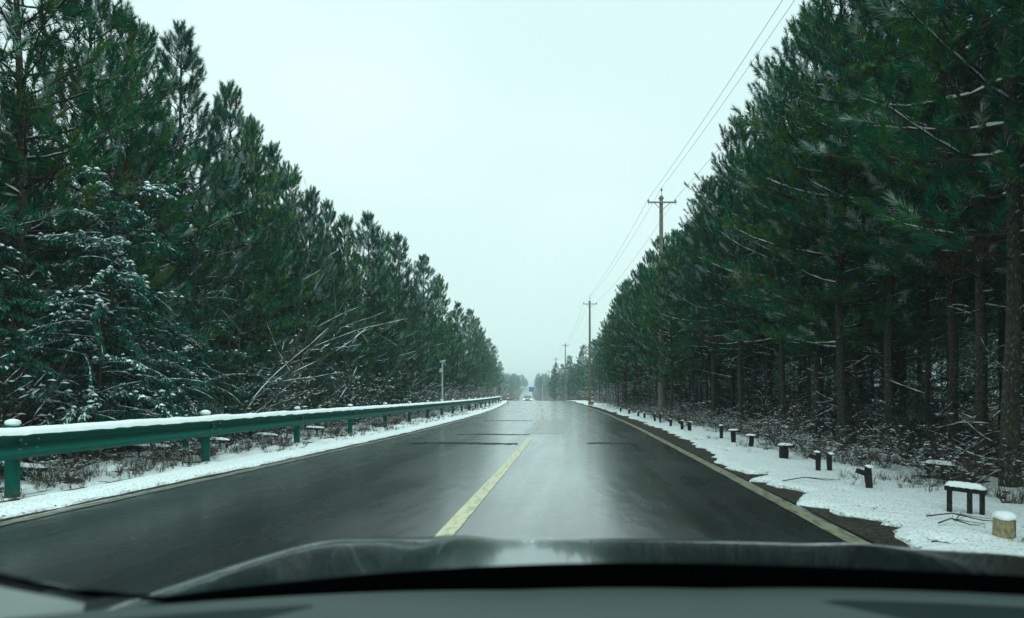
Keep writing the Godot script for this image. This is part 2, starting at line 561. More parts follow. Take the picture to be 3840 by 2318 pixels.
# a pine: tapered trunk, whorled limbs, brush-like tufts of long needles
func make_pine(seed_: int, o: Dictionary) -> Node3D:
	rng.seed = seed_
	var H: float = o.h
	var root := Node3D.new()
	root.name = "pine_tree"
	root.set_meta("base", "pine_tree")
	var tb := Buf.new()
	tb.smooth = true
	var tp := []
	var tr := []
	var bend := Vector3.ZERO
	for i in 11:
		var t := i / 10.0
		tp.append(Vector3(0, t * H * 0.97, 0) + bend)
		bend += Vector3(rng.randf_range(-1, 1), 0, rng.randf_range(-1, 1)) * 0.045
		tr.append((0.085 if i > 0 else 0.105) * H / 11.0 * pow(1.0 - t, 0.8) + 0.012)
	tb.tube(tp, tr, 9)
	put("trunk", tb.mesh(), M.bark, root)
	var b := Buf.new()
	var at := func(y: float) -> Vector3:
		var k := clampf(y / (H * 0.097), 0.0, 9.999)
		var i := int(k)
		return tp[i].lerp(tp[i + 1], k - i)
	var cb: float = o.base * H
	var y := cb
	var n_need: int = o.needles
	while y < H - 0.25:
		var t := (y - cb) / (H - cb)
		var prof := (0.55 + 1.6 * t) if t < 0.28 else 1.0 * pow(1.0 - (t - 0.28) / 0.72, 0.72)
		prof = maxf(prof, 0.13)
		var nb := 4 + rng.randi() % 2
		var az := rng.randf() * TAU
		for k in nb:
			az += TAU / nb + rng.randf_range(-0.5, 0.5)
			var len: float = o.r * prof * rng.randf_range(0.6, 1.2)
			var el := lerpf(-0.12, 0.75, t) + rng.randf_range(-0.2, 0.2)
			var dir := Vector3(cos(az) * cos(el), sin(el), sin(az) * cos(el))
			var pts := limb(b, at.call(y + rng.randf_range(-0.2, 0.2)), dir, len, 0.45, 0.09, 5)
			stick(b, pts, 0.010 + 0.008 * len, 0.005, Color(0.05, 0.038, 0.028), o.snow_twig, 4)
			var sub := int(3.5 + len * o.dense)
			var brown: bool = rng.randf() < o.brown
			for j in sub:
				var q := lerpf(0.28, 1.0, float(j + 1) / sub)
				var i := mini(int(q * 5), 4)
				var p: Vector3 = pts[i].lerp(pts[i + 1], q * 5 - i)
				var along: Vector3 = (pts[i + 1] - pts[i]).normalized()
				var sd := along.cross(Vector3.UP).normalized() * (1.0 if j % 2 else -1.0)
				var d := along
				var sl := 0.0
				if j < sub - 1:
					d = (along * 0.75 + sd * rng.randf_range(0.4, 1.1) + Vector3.UP * rng.randf_range(0.0, 0.6)).normalized()
					sl = rng.randf_range(0.12, 0.5) * minf(1.0, len * 0.7)
				var e := p + d * sl
				if sl > 0.1:
					b.tube([p, e], [0.008, 0.005], 3, Color(0.055, 0.04, 0.03))
				var up := (d + Vector3.UP * lerpf(0.25, 0.9, t) + rv(0.2)).normalized()
				var col := Color(0.020, 0.130, 0.074)
				var tone := rng.randf()
				if tone < 0.3:
					col = Color(0.045, 0.145, 0.052)
				elif tone > 0.93:
					col = Color(0.075, 0.150, 0.045)
				elif tone > 0.7:
					col = Color(0.011, 0.100, 0.074)
				if brown:
					col = Color(0.085, 0.048, 0.028)
				col = Color(col.r * o.tint.r, col.g * o.tint.g, col.b * o.tint.b)
				var sn: float = rng.randf_range(0.4, 0.95) if rng.randf() < o.snow * (1.6 if j == sub - 1 else 0.7) else 0.03
				tuft(b, e - up * 0.06, up, rng.randf_range(0.26, 0.44), rng.randf_range(0.12, 0.19), n_need, col, sn, o.width)
				if sn > 0.7 and rng.randf() < 0.4:
					blob(b, e + up * 0.10 + Vector3.UP * 0.02, Vector3(0.05, 0.03, 0.05) * rng.randf_range(0.5, 1.4))
		y += rng.randf_range(0.26, 0.44) * o.step
	# leader candles
	for k in 5:
		var up := (Vector3.UP + rv(0.35)).normalized() if k else Vector3.UP
		tuft(b, at.call(H * 0.965 - k * 0.09) + up * 0.1, up, 0.5 - 0.05 * k, 0.15, n_need + 12, Color(0.020, 0.112, 0.068), o.snow * 0.8, o.width)
	# dead limbs below the crown
	for k in int(o.dead):
		var yy := rng.randf_range(0.12, 1.05) * cb
		var az := rng.randf() * TAU
		var dir := Vector3(cos(az), rng.randf_range(-0.35, 0.35), sin(az))
		var pts := limb(b, at.call(yy), dir, rng.randf_range(0.5, 1.9), -0.1, 0.16, 5)
		stick(b, pts, 0.010, 0.003, Color(0.05, 0.042, 0.036), 0.28)
		for j in 4:
			var i := 1 + rng.randi() % 4
			var s := limb(b, pts[i], (dir + rv(0.9)), rng.randf_range(0.15, 0.6), 0.0, 0.2, 3)
			stick(b, s, 0.005, 0.002, Color(0.05, 0.042, 0.036), 0.3)
	put("crown", b.mesh(), M.foliage, root)
	return root

func leaf(b: Buf, p: Vector3, d: Vector3, side: Vector3, l: float, w: float, col: Color, snow: bool) -> void:
	var m := p + d * l * 0.45
	var e := p + d * l
	var c2 := col.lerp(SNOW, rng.randf_range(0.35, 0.9)) if snow else col
	b.tri(p, m + side * w, e, c2)
	b.tri(p, e, m - side * w, c2 if rng.randf() < 0.7 else col)

# evergreen bush or small tree with drooping leafy sprays
func make_leafy(called: String, seed_: int, o: Dictionary) -> Node3D:
	rng.seed = seed_
	var root := Node3D.new()
	root.name = called
	root.set_meta("base", called)
	var tw := Buf.new()
	var b := Buf.new()
	var H: float = o.h
	for s in int(o.stems):
		var az := rng.randf() * TAU
		var lean := rng.randf_range(0.05, o.lean)
		var dir := Vector3(cos(az) * lean, 1, sin(az) * lean)
		var sp := Vector3(cos(az), 0, sin(az)) * rng.randf() * 0.25
		var stem := limb(tw, sp, dir, H * rng.randf_range(0.65, 1.0), 0.1, 0.07, 8)
		var r := []
		for i in 9:
			r.append(lerpf(0.012 * H / 2.0 + 0.008, 0.004, i / 8.0))
		tw.tube(stem, r, 4, Color(0.05, 0.04, 0.032))
		for k in int(o.branches):
			var t := rng.randf_range(0.12, 1.0)
			var i := mini(int(t * 8), 7)
			var p: Vector3 = stem[i].lerp(stem[i + 1], t * 8 - i)
			var a2 := rng.randf() * TAU
			var len: float = o.r * (1.15 - 0.75 * t) * rng.randf_range(0.5, 1.15)
			var br := limb(b, p, Vector3(cos(a2), rng.randf_range(0.1, 0.7), sin(a2)), len, -o.droop, 0.1, 6)
			stick(b, br, 0.009, 0.002, Color(0.05, 0.042, 0.032), o.snow)
			var sn: float = 0.85 if rng.randf() < o.snow else 0.04
			for j in int(o.leaves * len / o.r + 4):
				var q := pow(rng.randf(), 0.7)
				var h := mini(int(q * 6), 5)
				var lp: Vector3 = br[h].lerp(br[h + 1], q * 6 - h)
				var al: Vector3 = (br[h + 1] - br[h]).normalized()
				var d: Vector3 = (al * 0.6 + rv(0.8) + Vector3.DOWN * o.hang).normalized()
				var sd: Vector3 = d.cross(Vector3.UP + rv(0.5)).normalized()
				var c: Color = o.col
				var kk := rng.randf_range(0.6, 1.4)
				leaf(b, lp + rv(0.03), d, sd, o.leaf * rng.randf_range(0.6, 1.3), o.leaf * o.thin, Color(c.r * kk, c.g * kk, c.b * kk), absf(d.y) < 0.75 and rng.randf() < sn)
			if sn > 0.5:
				for j in 7:
					blob(b, br[2 + j % 5] + rv(0.05) + Vector3.UP * 0.02, Vector3(0.034, 0.022, 0.034) * rng.randf_range(0.4, 1.7))
	put("stem", tw.mesh(), M.twig, root)
	put("leaves" if o.leaf > 0.001 else "twigs", b.mesh(), M.foliage, root)
	return root

# leafless shrub of many thin forking stems, some lined with snow
func make_bare(called: String, seed_: int, o: Dictionary) -> Node3D:
	rng.seed = seed_
	var root := Node3D.new()
	root.name = called
	root.set_meta("base", called)
	var b := Buf.new()
	for s in int(o.stems):
		var az := rng.randf() * TAU
		var lean := rng.randf_range(0.1, o.lean)
		var len: float = o.h * rng.randf_range(0.5, 1.05)
		var sp: Vector3 = Vector3(cos(az), 0, sin(az)) * rng.randf() * float(o.r) * 0.35
		var k := rng.randf_range(0.7, 1.4)
		var c: Color = o.col
		c = Color(c.r * k, c.g * k, c.b * k)
		var main := limb(b, sp, Vector3(cos(az) * lean, 1, sin(az) * lean), len, o.lift, 0.14, 6)
		stick(b, main, o.thick, o.thick * 0.25, c, o.snow)
		for j in int(o.forks):
			var t := rng.randf_range(0.2, 1.0)
			var i := mini(int(t * 6), 5)
			var p: Vector3 = main[i].lerp(main[i + 1], t * 6 - i)
			var d: Vector3 = (main[i + 1] - main[i]).normalized() + rv(0.9)
			var side := limb(b, p, d, len * rng.randf_range(0.15, 0.5), 0.15, 0.16, 4)
			stick(b, side, o.thick * 0.45, o.thick * 0.12, c, o.snow)
			for m in 2:
				var q := limb(b, side[1 + rng.randi() % 3], d + rv(0.9), len * rng.randf_range(0.08, 0.2), 0.1, 0.2, 2)
				stick(b, q, o.thick * 0.25, o.thick * 0.1, c, o.snow * 0.7)
				if rng.randf() < o.dryleaf:
					leaf(b, q[2], rv().normalized(), rv().normalized(), 0.06, 0.02, Color(0.11, 0.07, 0.035) * rng.randf_range(0.6, 1.3), rng.randf() < 0.35)
				if rng.randf() < o.snow * 0.5:
					blob(b, q[1] + Vector3.UP * 0.01, Vector3(0.035, 0.014, 0.035) * rng.randf_range(0.6, 1.6))
	put("stem" if o.thick > 0.02 else "twigs", b.mesh(), M.twig, root)
	return root

const ORD := ["first", "second", "third", "fourth", "fifth", "sixth", "seventh", "eighth", "ninth", "tenth", "eleventh", "twelfth", "thirteenth", "fourteenth", "fifteenth", "sixteenth", "seventeenth", "eighteenth", "nineteenth", "twentieth", "twenty-first", "twenty-second", "twenty-third", "twenty-fourth", "twenty-fifth", "twenty-sixth", "twenty-seventh", "twenty-eighth", "twenty-ninth", "thirtieth", "thirty-first", "thirty-second", "thirty-third", "thirty-fourth", "thirty-fifth", "thirty-sixth", "thirty-seventh", "thirty-eighth", "thirty-ninth", "fortieth", "forty-first", "forty-second", "forty-third", "forty-fourth", "forty-fifth"]

var pines_full := []
var pines_high := []
var pines_far := []

func plant(src: Node3D, x: float, z: float, h: float, fat: float, label: String, cat: String, group := "", sink := 0.05) -> Node3D:
	var k: float = h / float(src.get_meta("height"))
	var o := copy_of(src, W(x, ground(x, z) - sink, z), rng.randf() * TAU, Vector3(k * fat, k, k * fat))
	tag(o, label, cat, group)
	return o

func px_left(x: float, off: float) -> float:   # metres ahead of a tree that far left of the centre line seen at that column of the picture
	var lo := 3.0
	var hi := 400.0
	for i in 40:
		var m := (lo + hi) / 2
		if 1231.0 + 1450.0 * (C(m) + off) / m < x:
			lo = m
		else:
			hi = m
	return lo

func build_forest() -> void:
	var kinds := {"h": 11.0, "base": 0.12, "r": 2.1, "needles": 86, "dense": 4.2, "step": 1.0, "snow": 0.10, "snow_twig": 0.3, "brown": 0.008, "dead": 4, "width": 0.0068, "tint": Color.WHITE}
	var tints := [Color(1.0, 1.0, 1.0), Color(1.35, 1.12, 0.8), Color(0.85, 0.95, 1.1), Color(1.15, 1.25, 1.0), Color(0.95, 0.85, 0.95)]
	for i in 5:
		kinds.tint = tints[i]
		kinds.snow = [0.22, 0.12, 0.28, 0.17, 0.24][i]
		var p := make_pine(100 + i, kinds)
		p.set_meta("height", 11.0)
		pines_full.append(p)
	kinds = {"h": 11.5, "base": 0.3, "r": 2.6, "needles": 86, "dense": 4.2, "step": 1.0, "snow": 0.17, "snow_twig": 0.35, "brown": 0.012, "dead": 16, "width": 0.0068, "tint": Color.WHITE}
	for i in 5:
		kinds.tint = tints[(i + 1) % 5]
		kinds.base = 0.22 + 0.022 * i
		var p := make_pine(200 + i, kinds)
		p.set_meta("height", 11.5)
		pines_high.append(p)
	kinds = {"h": 11.0, "base": 0.2, "r": 2.2, "needles": 26, "dense": 3.0, "step": 1.3, "snow": 0.05, "snow_twig": 0.3, "brown": 0.012, "dead": 3, "width": 0.016, "tint": Color.WHITE}
	for i in 3:
		kinds.base = [0.2, 0.16, 0.05][i]
		var p := make_pine(300 + i, kinds)
		p.set_meta("height", 11.0)
		pines_far.append(p)

	rng.seed = 4242
	# left: the roadside row, standing where the skyline of the photograph has its tips
	var tips := [[-330, 0.0, 12.6], [60, 0.0, 12.4], [215, 0.0, 11.8], [310, 0.0, 10.2], [432, 70.0, 0.0], [545, 210.0, 0.0], [610, 300.0, 0.0], [655, 350.0, 0.0], [700, 400.0, 0.0], [745, 455.0, 0.0], [790, 490.0, 0.0], [822, 520.0, 0.0], [885, 515.0, 0.0], [925, 560.0, 0.0], [960, 565.0, 0.0], [1015, 618.0, 0.0], [1057, 662.0, 0.0], [1100, 728.0, 0.0], [1125, 745.0, 0.0], [1143, 765.0, 0.0], [1160, 800.0, 0.0], [1175, 815.0, 0.0], [1187, 832.0, 0.0], [1203, 870.0, 0.0]]
	for i in tips.size():
		var off := -9.6 + 0.5 * sin(i * 2.3)
		var z := px_left(tips[i][0], off)
		var x := C(z) + off
		var g := ground(x, z)
		var h: float = tips[i][2] if tips[i][2] > 0.0 else EYE + (950.0 - tips[i][1]) * z / 1450.0 - g
		var src: Node3D = pines_full[i % 5] if z < 70.0 else pines_far[i % 3] if z > 130.0 else pines_full[(i * 2) % 5]
		plant(src, x, z, h, rng.randf_range(0.9, 1.15), "tall snow-dusted pine behind the guardrail, %s of the left roadside row from the car" % ORD[i], "pine tree", "pines along the left roadside")
	# between the named tips and behind them
	for row in 4:
		var z := -3.0 + row * 1.3
		while z < [62.0, 80.0, 80.0, 80.0][row] + row:
			var off: float = -8.7 - row * 2.7 - (1.2 if row == 0 else 0.0) + rng.randf_range(-0.7, 0.7)
			var lim := 9.2 if row == 0 else 10.4
			plant(pines_full[rng.randi() % 5], C(z) + off, z, rng.randf_range(0.72, 1.0) * lim, rng.randf_range(0.9, 1.2), "pine in the thick of the wood behind the left roadside row", "pine tree", "pines deep in the left wood")
			z += rng.randf_range(3.0, 4.4) + row * 0.5
	var z := 80.0
	while z < 330.0:
		for row in 2:
			var zz := z + row * 2.0
			if zz > 150.0 and zz < 235.0:
				continue
			var off := lerpf(-9.5, -7.2, smoothstep(120.0, 230.0, zz)) - row * 4.0 + rng.randf_range(-1.0, 1.0)
			plant(pines_far[rng.randi() % 3], C(zz) + off, zz, (rng.randf_range(8.0, 10.8) if zz < 200.0 else rng.randf_range(3.8, 8.6)), rng.randf_range(0.9, 1.2), "hazy distant pine far along the left side of the road", "pine tree", "distant pines on the left")
		z += rng.randf_range(5.6, 7.6) * (1.0 if z < 200.0 else 1.6)

	# right: tall bare-trunked pines close to the verge
	var fr := [[2.2, 6.9, 12.5], [4.6, 6.4, 12.5], [7.6, 6.6, 11.8], [10.0, 7.9, 11.6], [12.9, 7.9, 11.8], [13.8, 7.3, 11.4], [16.4, 7.8, 11.6], [19.2, 7.9, 11.2], [21.7, 7.3, 10.8], [24.4, 7.0, 9.7], [27.4, 5.9, 8.3], [31.5, 7.8, 9.8], [35.0, 6.9, 10.6], [38.5, 6.8, 10.0], [43.0, 7.0, 10.4], [47.0, 6.6, 10.2], [51.0, 7.0, 9.6], [55.0, 7.0, 9.6], [70.0, 8.8, 9.0], [76.0, 8.4, 9.6]]
	for i in fr.size():
		var f: Array = fr[i]
		plant(pines_high[i % 5], C(f[0]) + f[1], f[0], f[2] * rng.randf_range(0.96, 1.04), rng.randf_range(0.85, 1.05), "tall bare-trunked pine at the right verge, %s of the roadside row from the car" % ORD[i], "pine tree", "pines along the right roadside")
	for row in 4:
		z = -2.0 + row * 0.9
		while z < 66.0:
			var off := 9.0 + row * 2.5 + rng.randf_range(-0.8, 0.8)
			plant(pines_high[rng.randi() % 5], C(z) + off, z, rng.randf_range(9.8, 12.6), rng.randf_range(0.8, 1.05), "slender dark pine trunk deep in the wood behind the right roadside row", "pine tree", "pines deep in the right wood")
			z += rng.randf_range(2.4, 3.8) + row * 0.4
	for i in 40:
		z = 7.0 + i * 1.25 + rng.randf_range(-0.5, 0.5)
		plant(pines_high[rng.randi() % 5], C(z) + rng.randf_range(8.6, 13.5), z, rng.randf_range(8.6, 11.0), rng.randf_range(0.6, 0.75), "slim dark young pine trunk among the thicker ones right of the road", "pine tree", "slim pines in the right wood")
	z = 78.0
	while z < 330.0:
		for row in 2:
			var zz := z + row * 2.0
			if zz > 165.0 and zz < 235.0:
				continue
			var off := lerpf(8.6, 6.2, smoothstep(100.0, 150.0, zz)) + row * 3.6 + rng.randf_range(-0.8, 0.8)
			plant(pines_far[rng.randi() % 3], C(zz) + off, zz, (rng.randf_range(8.0, 10.5) if zz < 200.0 else rng.randf_range(3.8, 8.6)), rng.randf_range(0.9, 1.2), "hazy distant pine far along the right side of the road", "pine tree", "distant pines on the right")
		z += rng.randf_range(5.6, 7.6) * (1.0 if z < 200.0 else 1.6)
	# the wood that closes the view beyond the hill, and the depths of the wood on both sides
	for side in 3:
		var at: Array[Transform3D] = []
		var count: int = [230, 290, 260][side]
		for i in count:
			var x := 0.0
			var zz := 0.0
			if side < 2:
				zz = -4.0 + 174.0 * pow(rng.randf(), 1.5)
				x = C(zz) + (-21.0 - rng.randf() * 14.0 if side == 0 else 19.5 + rng.randf() * 14.0)
			else:
				zz = rng.randf_range(300.0, 440.0)
				x = C(zz) + rng.randf_range(-40.0, 40.0)
				if i % 3 == 0:
					zz = rng.randf_range(425.0, 450.0)
					x = rng.randf_range(-16.0, 26.0)
				if absf(x - C(zz)) < 4.2:
					x = C(zz) + (4.3 + 16.0 * rng.randf()) * (1.0 if x > C(zz) else -1.0)
			var k := rng.randf_range(0.7, 1.0) if side < 2 else rng.randf_range(0.4, 0.95)
			at.append(Transform3D(Basis(Vector3.UP, rng.randf() * TAU).scaled(Vector3(k, k, k)), W(x, ground(x, zz) - 0.1, zz)))
		var mm := MultiMesh.new()
		mm.transform_format = MultiMesh.TRANSFORM_3D
		var both := ArrayMesh.new()
		for part in pines_far[2 if side < 2 else 0].get_children():
			both.add_surface_from_arrays(Mesh.PRIMITIVE_TRIANGLES, part.mesh.surface_get_arrays(0))
			both.surface_set_material(both.get_surface_count() - 1, part.material_override)
		mm.mesh = both
		mm.instance_count = count
		for i in count:
			mm.set_instance_transform(i, at[i])
		var o := MultiMeshInstance3D.new()
		o.name = numbered("distant_wood")
		o.multimesh = mm
		add_child(o)
		o.set_meta("kind", "stuff")
		tag(o, ["dark mass of pines far inside the left wood", "dark mass of pines far inside the right wood", "blue-grey wood closing the view at the end of the road"][side], "wood")

func build_undergrowth() -> void:
	var bare := []
	for i in 5:
		var s := make_bare("bare_shrub", 400 + i, {"h": 1.6, "r": 0.9, "stems": 26, "forks": 6, "lean": 0.75, "lift": 0.1, "thick": 0.009, "snow": 0.30, "dryleaf": 0.5, "col": Color(0.062, 0.052, 0.042)})
		s.set_meta("height", 1.5)
		bare.append(s)
	var leafy := []
	for i in 3:
		var s := make_leafy("evergreen_shrub", 500 + i, {"h": 2.6, "r": 1.1, "stems": 6, "branches": 22, "lean": 0.4, "droop": 0.5, "hang": 0.3, "leaves": 34, "leaf": 0.075, "thin": 0.26, "snow": 0.07, "col": Color(0.016, 0.075, 0.042)})
		s.set_meta("height", 2.5)
		leafy.append(s)
	var snowy := []
	for i in 3:
		var s := make_leafy("snowy_evergreen_tree", 600 + i, {"h": 5.4, "r": 1.9, "stems": 3, "branches": 62, "lean": 0.18, "droop": 0.95, "hang": 0.75, "leaves": 190, "leaf": 0.095, "thin": 0.14, "snow": [0.45, 0.28, 0.08][i], "col": Color(0.014, 0.080, 0.055)})
		s.set_meta("height", 5.2)
		snowy.append(s)
	var sapling := []
	for i in 3:
		var s := make_bare("bare_sapling", 700 + i, {"h": 5.0, "r": 0.5, "stems": 6, "forks": 9, "lean": 0.8, "lift": 0.05, "thick": 0.016, "snow": 0.34, "dryleaf": 0.0, "col": Color(0.085, 0.078, 0.07)})
		s.set_meta("height", 4.6)
		sapling.append(s)

	rng.seed = 777
	# left: snow-laden evergreens behind the guardrail
	var big := [[8.0, -7.9, 4.6, "dark leafy evergreen at the left frame edge behind the first guardrail post", 2], [10.6, -7.7, 5.6, "drooping evergreen laden with snow, tallest beside the guardrail", 0], [13.6, -7.7, 4.2, "lower snow-laden evergreen just beyond the tallest snowy one", 1], [5.2, -8.4, 5.4, "shadowed evergreen nearest the car on the left", 2], [18.0, -8.0, 3.2, "small snow-tipped evergreen between guardrail and bare saplings", 1], [24.0, -8.4, 3.6, "snow-tipped evergreen under the pines left of the leaning saplings", 1]]
	for i in big.size():
		var q: Array = big[i]
		plant(snowy[q[4]], C(q[0]) + q[1], q[0], q[2], 1.0, q[3], "evergreen tree", "snowy evergreens behind the guardrail")
	var sap := [[15.0, -7.6, 4.6, "bare sapling with long snow-lined branches nearest the snowy evergreens"], [17.5, -8.3, 6.0, "tallest bare sapling, its pale branches reaching to the skyline"], [21.0, -7.8, 4.4, "bare sapling leaning to the road beyond the tallest one"], [26.5, -8.2, 5.0, "bare sapling among dark pines, middle of the left wood"], [33.0, -8.0, 4.2, "farthest bare sapling before the grey camera mast"], [24.5, -8.8, 8.3, "tall thin leafless tree, its twigs above the left skyline"], [20.5, -9.0, 8.4, "second thin leafless tree with twigs above the skyline"]]
	for i in sap.size():
		var q: Array = sap[i]
		plant(sapling[i % 3], C(q[0]) + q[1], q[0], q[2], 1.15 if q[2] < 8.0 else 0.5, q[3], "sapling", "bare saplings in the left wood")
	for i in 26:
		var z := 4.0 + i * 1.35 + rng.randf_range(-0.4, 0.4)
		plant(leafy[i % 3], C(z) + rng.randf_range(-9.2, -7.4), z, rng.randf_range(1.3, 2.6), 1.1, "dark evergreen shrub in the thicket behind the guardrail", "shrub", "evergreen shrubs behind the guardrail")
	for i in 82:
		var z := 3.0 + i * 0.95 + rng.randf_range(-0.5, 0.5)
		var near := i % 2 == 0
		plant(bare[rng.randi() % 5], rail_x(z) - (rng.randf_range(0.7, 1.3) if near else rng.randf_range(1.6, 3.6)), z, rng.randf_range(0.5, 1.0) if near else rng.randf_range(1.2, 2.3), 1.1, "leafless brown shrub in the brush behind the guardrail", "shrub", "bare shrubs behind the guardrail")
	for i in 40:
		var z := 5.0 + i * 0.75 + rng.randf_range(-0.3, 0.3)
		plant(bare[rng.randi() % 5], rail_x(z) - rng.randf_range(0.25, 0.9), z, rng.randf_range(0.25, 0.5), 1.5, "low dead brush poking through the snow at the foot of the guardrail", "brush", "low brush under the guardrail")
	for i in 18:
		var z := 80.0 + i * 4.0
		plant(bare[rng.randi() % 5], L(z) - rng.randf_range(2.0, 6.0), z, rng.randf_range(1.5, 3.0), 1.4, "brown brush at the left roadside beyond the guardrail", "shrub", "brush beyond the guardrail")
	# right: low brush among the trunks
	for i in 84:
		var z := 3.0 + i * 0.9 + rng.randf_range(-0.4, 0.4)
		var near := i % 2 == 0
		plant(bare[rng.randi() % 5], R(z) + (rng.randf_range(2.2, 3.2) if near else rng.randf_range(3.4, 8.0)), z, rng.randf_range(0.35, 0.8) if near else rng.randf_range(0.8, 1.9), 1.2, "leafless snow-flecked shrub among the trunks right of the road", "shrub", "bare shrubs among the right trunks")
	for i in 34:
		var z := 5.5 + i * 1.1 + rng.randf_range(-0.4, 0.4)
		plant(bare[rng.randi() % 5], R(z) + rng.randf_range(2.0, 3.4), z, rng.randf_range(0.45, 1.0), 1.5, "tangled low bramble in the snow at the foot of the right trunks", "bramble", "brambles along the right wood edge")
	for i in 30:
		var z := 5.0 + i * 2.0 + rng.randf_range(-0.8, 0.8)
		plant(leafy[i % 3], R(z) + rng.randf_range(3.6, 9.0), z, rng.randf_range(1.0, 2.4), 1.15, "dark evergreen shrub with snow on its leaves among the right trunks", "shrub", "evergreen shrubs among the right trunks")
	var rs := [[8.6, 5.0, 2.6, "snow-laden evergreen bush between the nearest right-hand trunks"], [18.0, 5.6, 3.4, "snow-flecked evergreen behind the right verge, farther of the two"], [12.0, 7.6, 3.4, "shadowed evergreen deep behind the nearest right-hand trunks"]]
	for i in rs.size():
		plant(snowy[[1, 2, 2][i]], R(rs[i][0]) + rs[i][1], rs[i][0], rs[i][2], 1.0, rs[i][3], "evergreen tree")
	for i in 16:
		var z := 80.0 + i * 4.0
		plant(bare[rng.randi() % 5], R(z) + rng.randf_range(2.5, 6.0), z, rng.randf_range(1.2, 2.4), 1.4, "brown brush at the right roadside beyond the second utility pole", "shrub", "brush beyond the second pole")
	for o in bare + leafy + snowy + sapling:
		o.free()

func build_litter() -> void:
	# dry grass stalks and chips of bark, too many to count
	rng.seed = 99
	var g := Buf.new()
	for i in 14:
		var a := rng.randf() * TAU
		var p := Vector3(cos(a), 0, sin(a)) * rng.randf() * 0.05
		var d := Vector3(cos(a) * rng.randf() * 0.7, 1, sin(a) * rng.randf() * 0.7).normalized()
		var h := rng.randf_range(0.1, 0.26)
		var w := Vector3(-sin(a), 0, cos(a)) * 0.0028
		var k := rng.randf_range(0.6, 1.3)
		var m := p + d * h * 0.6
		var e := m + (d + Vector3(cos(a), -0.5, sin(a)) * 0.7).normalized() * h * 0.5
		var c := Color(0.085 * k, 0.070 * k, 0.045 * k)
		g.quad(p - w, p + w, m + w * 0.8, m - w * 0.8, c)
		g.tri(m - w * 0.8, m + w * 0.8, e, c)
	var ch := Buf.new()
	for i in 6:
		var p := rv(0.09)
		p.y = rng.randf() * 0.012 + 0.006
		var l := rng.randf_range(0.015, 0.05)
		var a := rng.randf() * TAU
		var d := Vector3(cos(a), rng.randf_range(-0.1, 0.25), sin(a))
		leaf(ch, p, d, d.cross(Vector3.UP).normalized() * 1.0, l, l * 0.22, Color(0.03, 0.022, 0.013) * rng.randf_range(0.5, 1.8), false)
	for job in 2:
		var at: Array[Transform3D] = []
		for i in [9000, 6500][job]:
			var z: float = 3.0 + 57.0 * pow(rng.randf(), 1.8)
			var right := rng.randf() < 0.6
			var x := 0.0
			if job == 0:
				x = R(z) + 0.9 + 2.6 * sqrt(rng.randf()) if right else L(z) - 0.55 - 2.4 * sqrt(rng.randf())
				if fine.get_noise_2d(x * 12.0, z * 8.0) < 0.0:
					continue
			else:
				x = R(z) + 0.12 + absf(rng.randfn(0.3, 0.7)) if right else L(z) - 0.1 - absf(rng.randfn(0.0, 0.35))
			var k := rng.randf_range(0.35, 1.1)
			at.append(Transform3D((Basis(Vector3.UP, rng.randf() * TAU) * Basis(Vector3.RIGHT, rng.randf_range(-0.7, 0.7) if job == 0 else 0.0)).scaled(Vector3.ONE * k), W(x, maxf(ground(x, z), E(z)) + (0.0 if job == 0 else 0.015), z)))
		var mm := MultiMesh.new()
		mm.transform_format = MultiMesh.TRANSFORM_3D
		mm.mesh = g.mesh() if job == 0 else ch.mesh()
		mm.instance_count = at.size()
		for i in at.size():
			mm.set_instance_transform(i, at[i])
		var o := MultiMeshInstance3D.new()
		o.name = ["dry_grass", "leaf_litter"][job]
		o.multimesh = mm
		o.material_override = M.twig
		add_child(o)
		o.set_meta("kind", "stuff")
		tag(o, ["dry grass stalks poking through the snow on both verges", "brown leaf and bark litter along the road edges"][job], ["grass", "litter"][job])

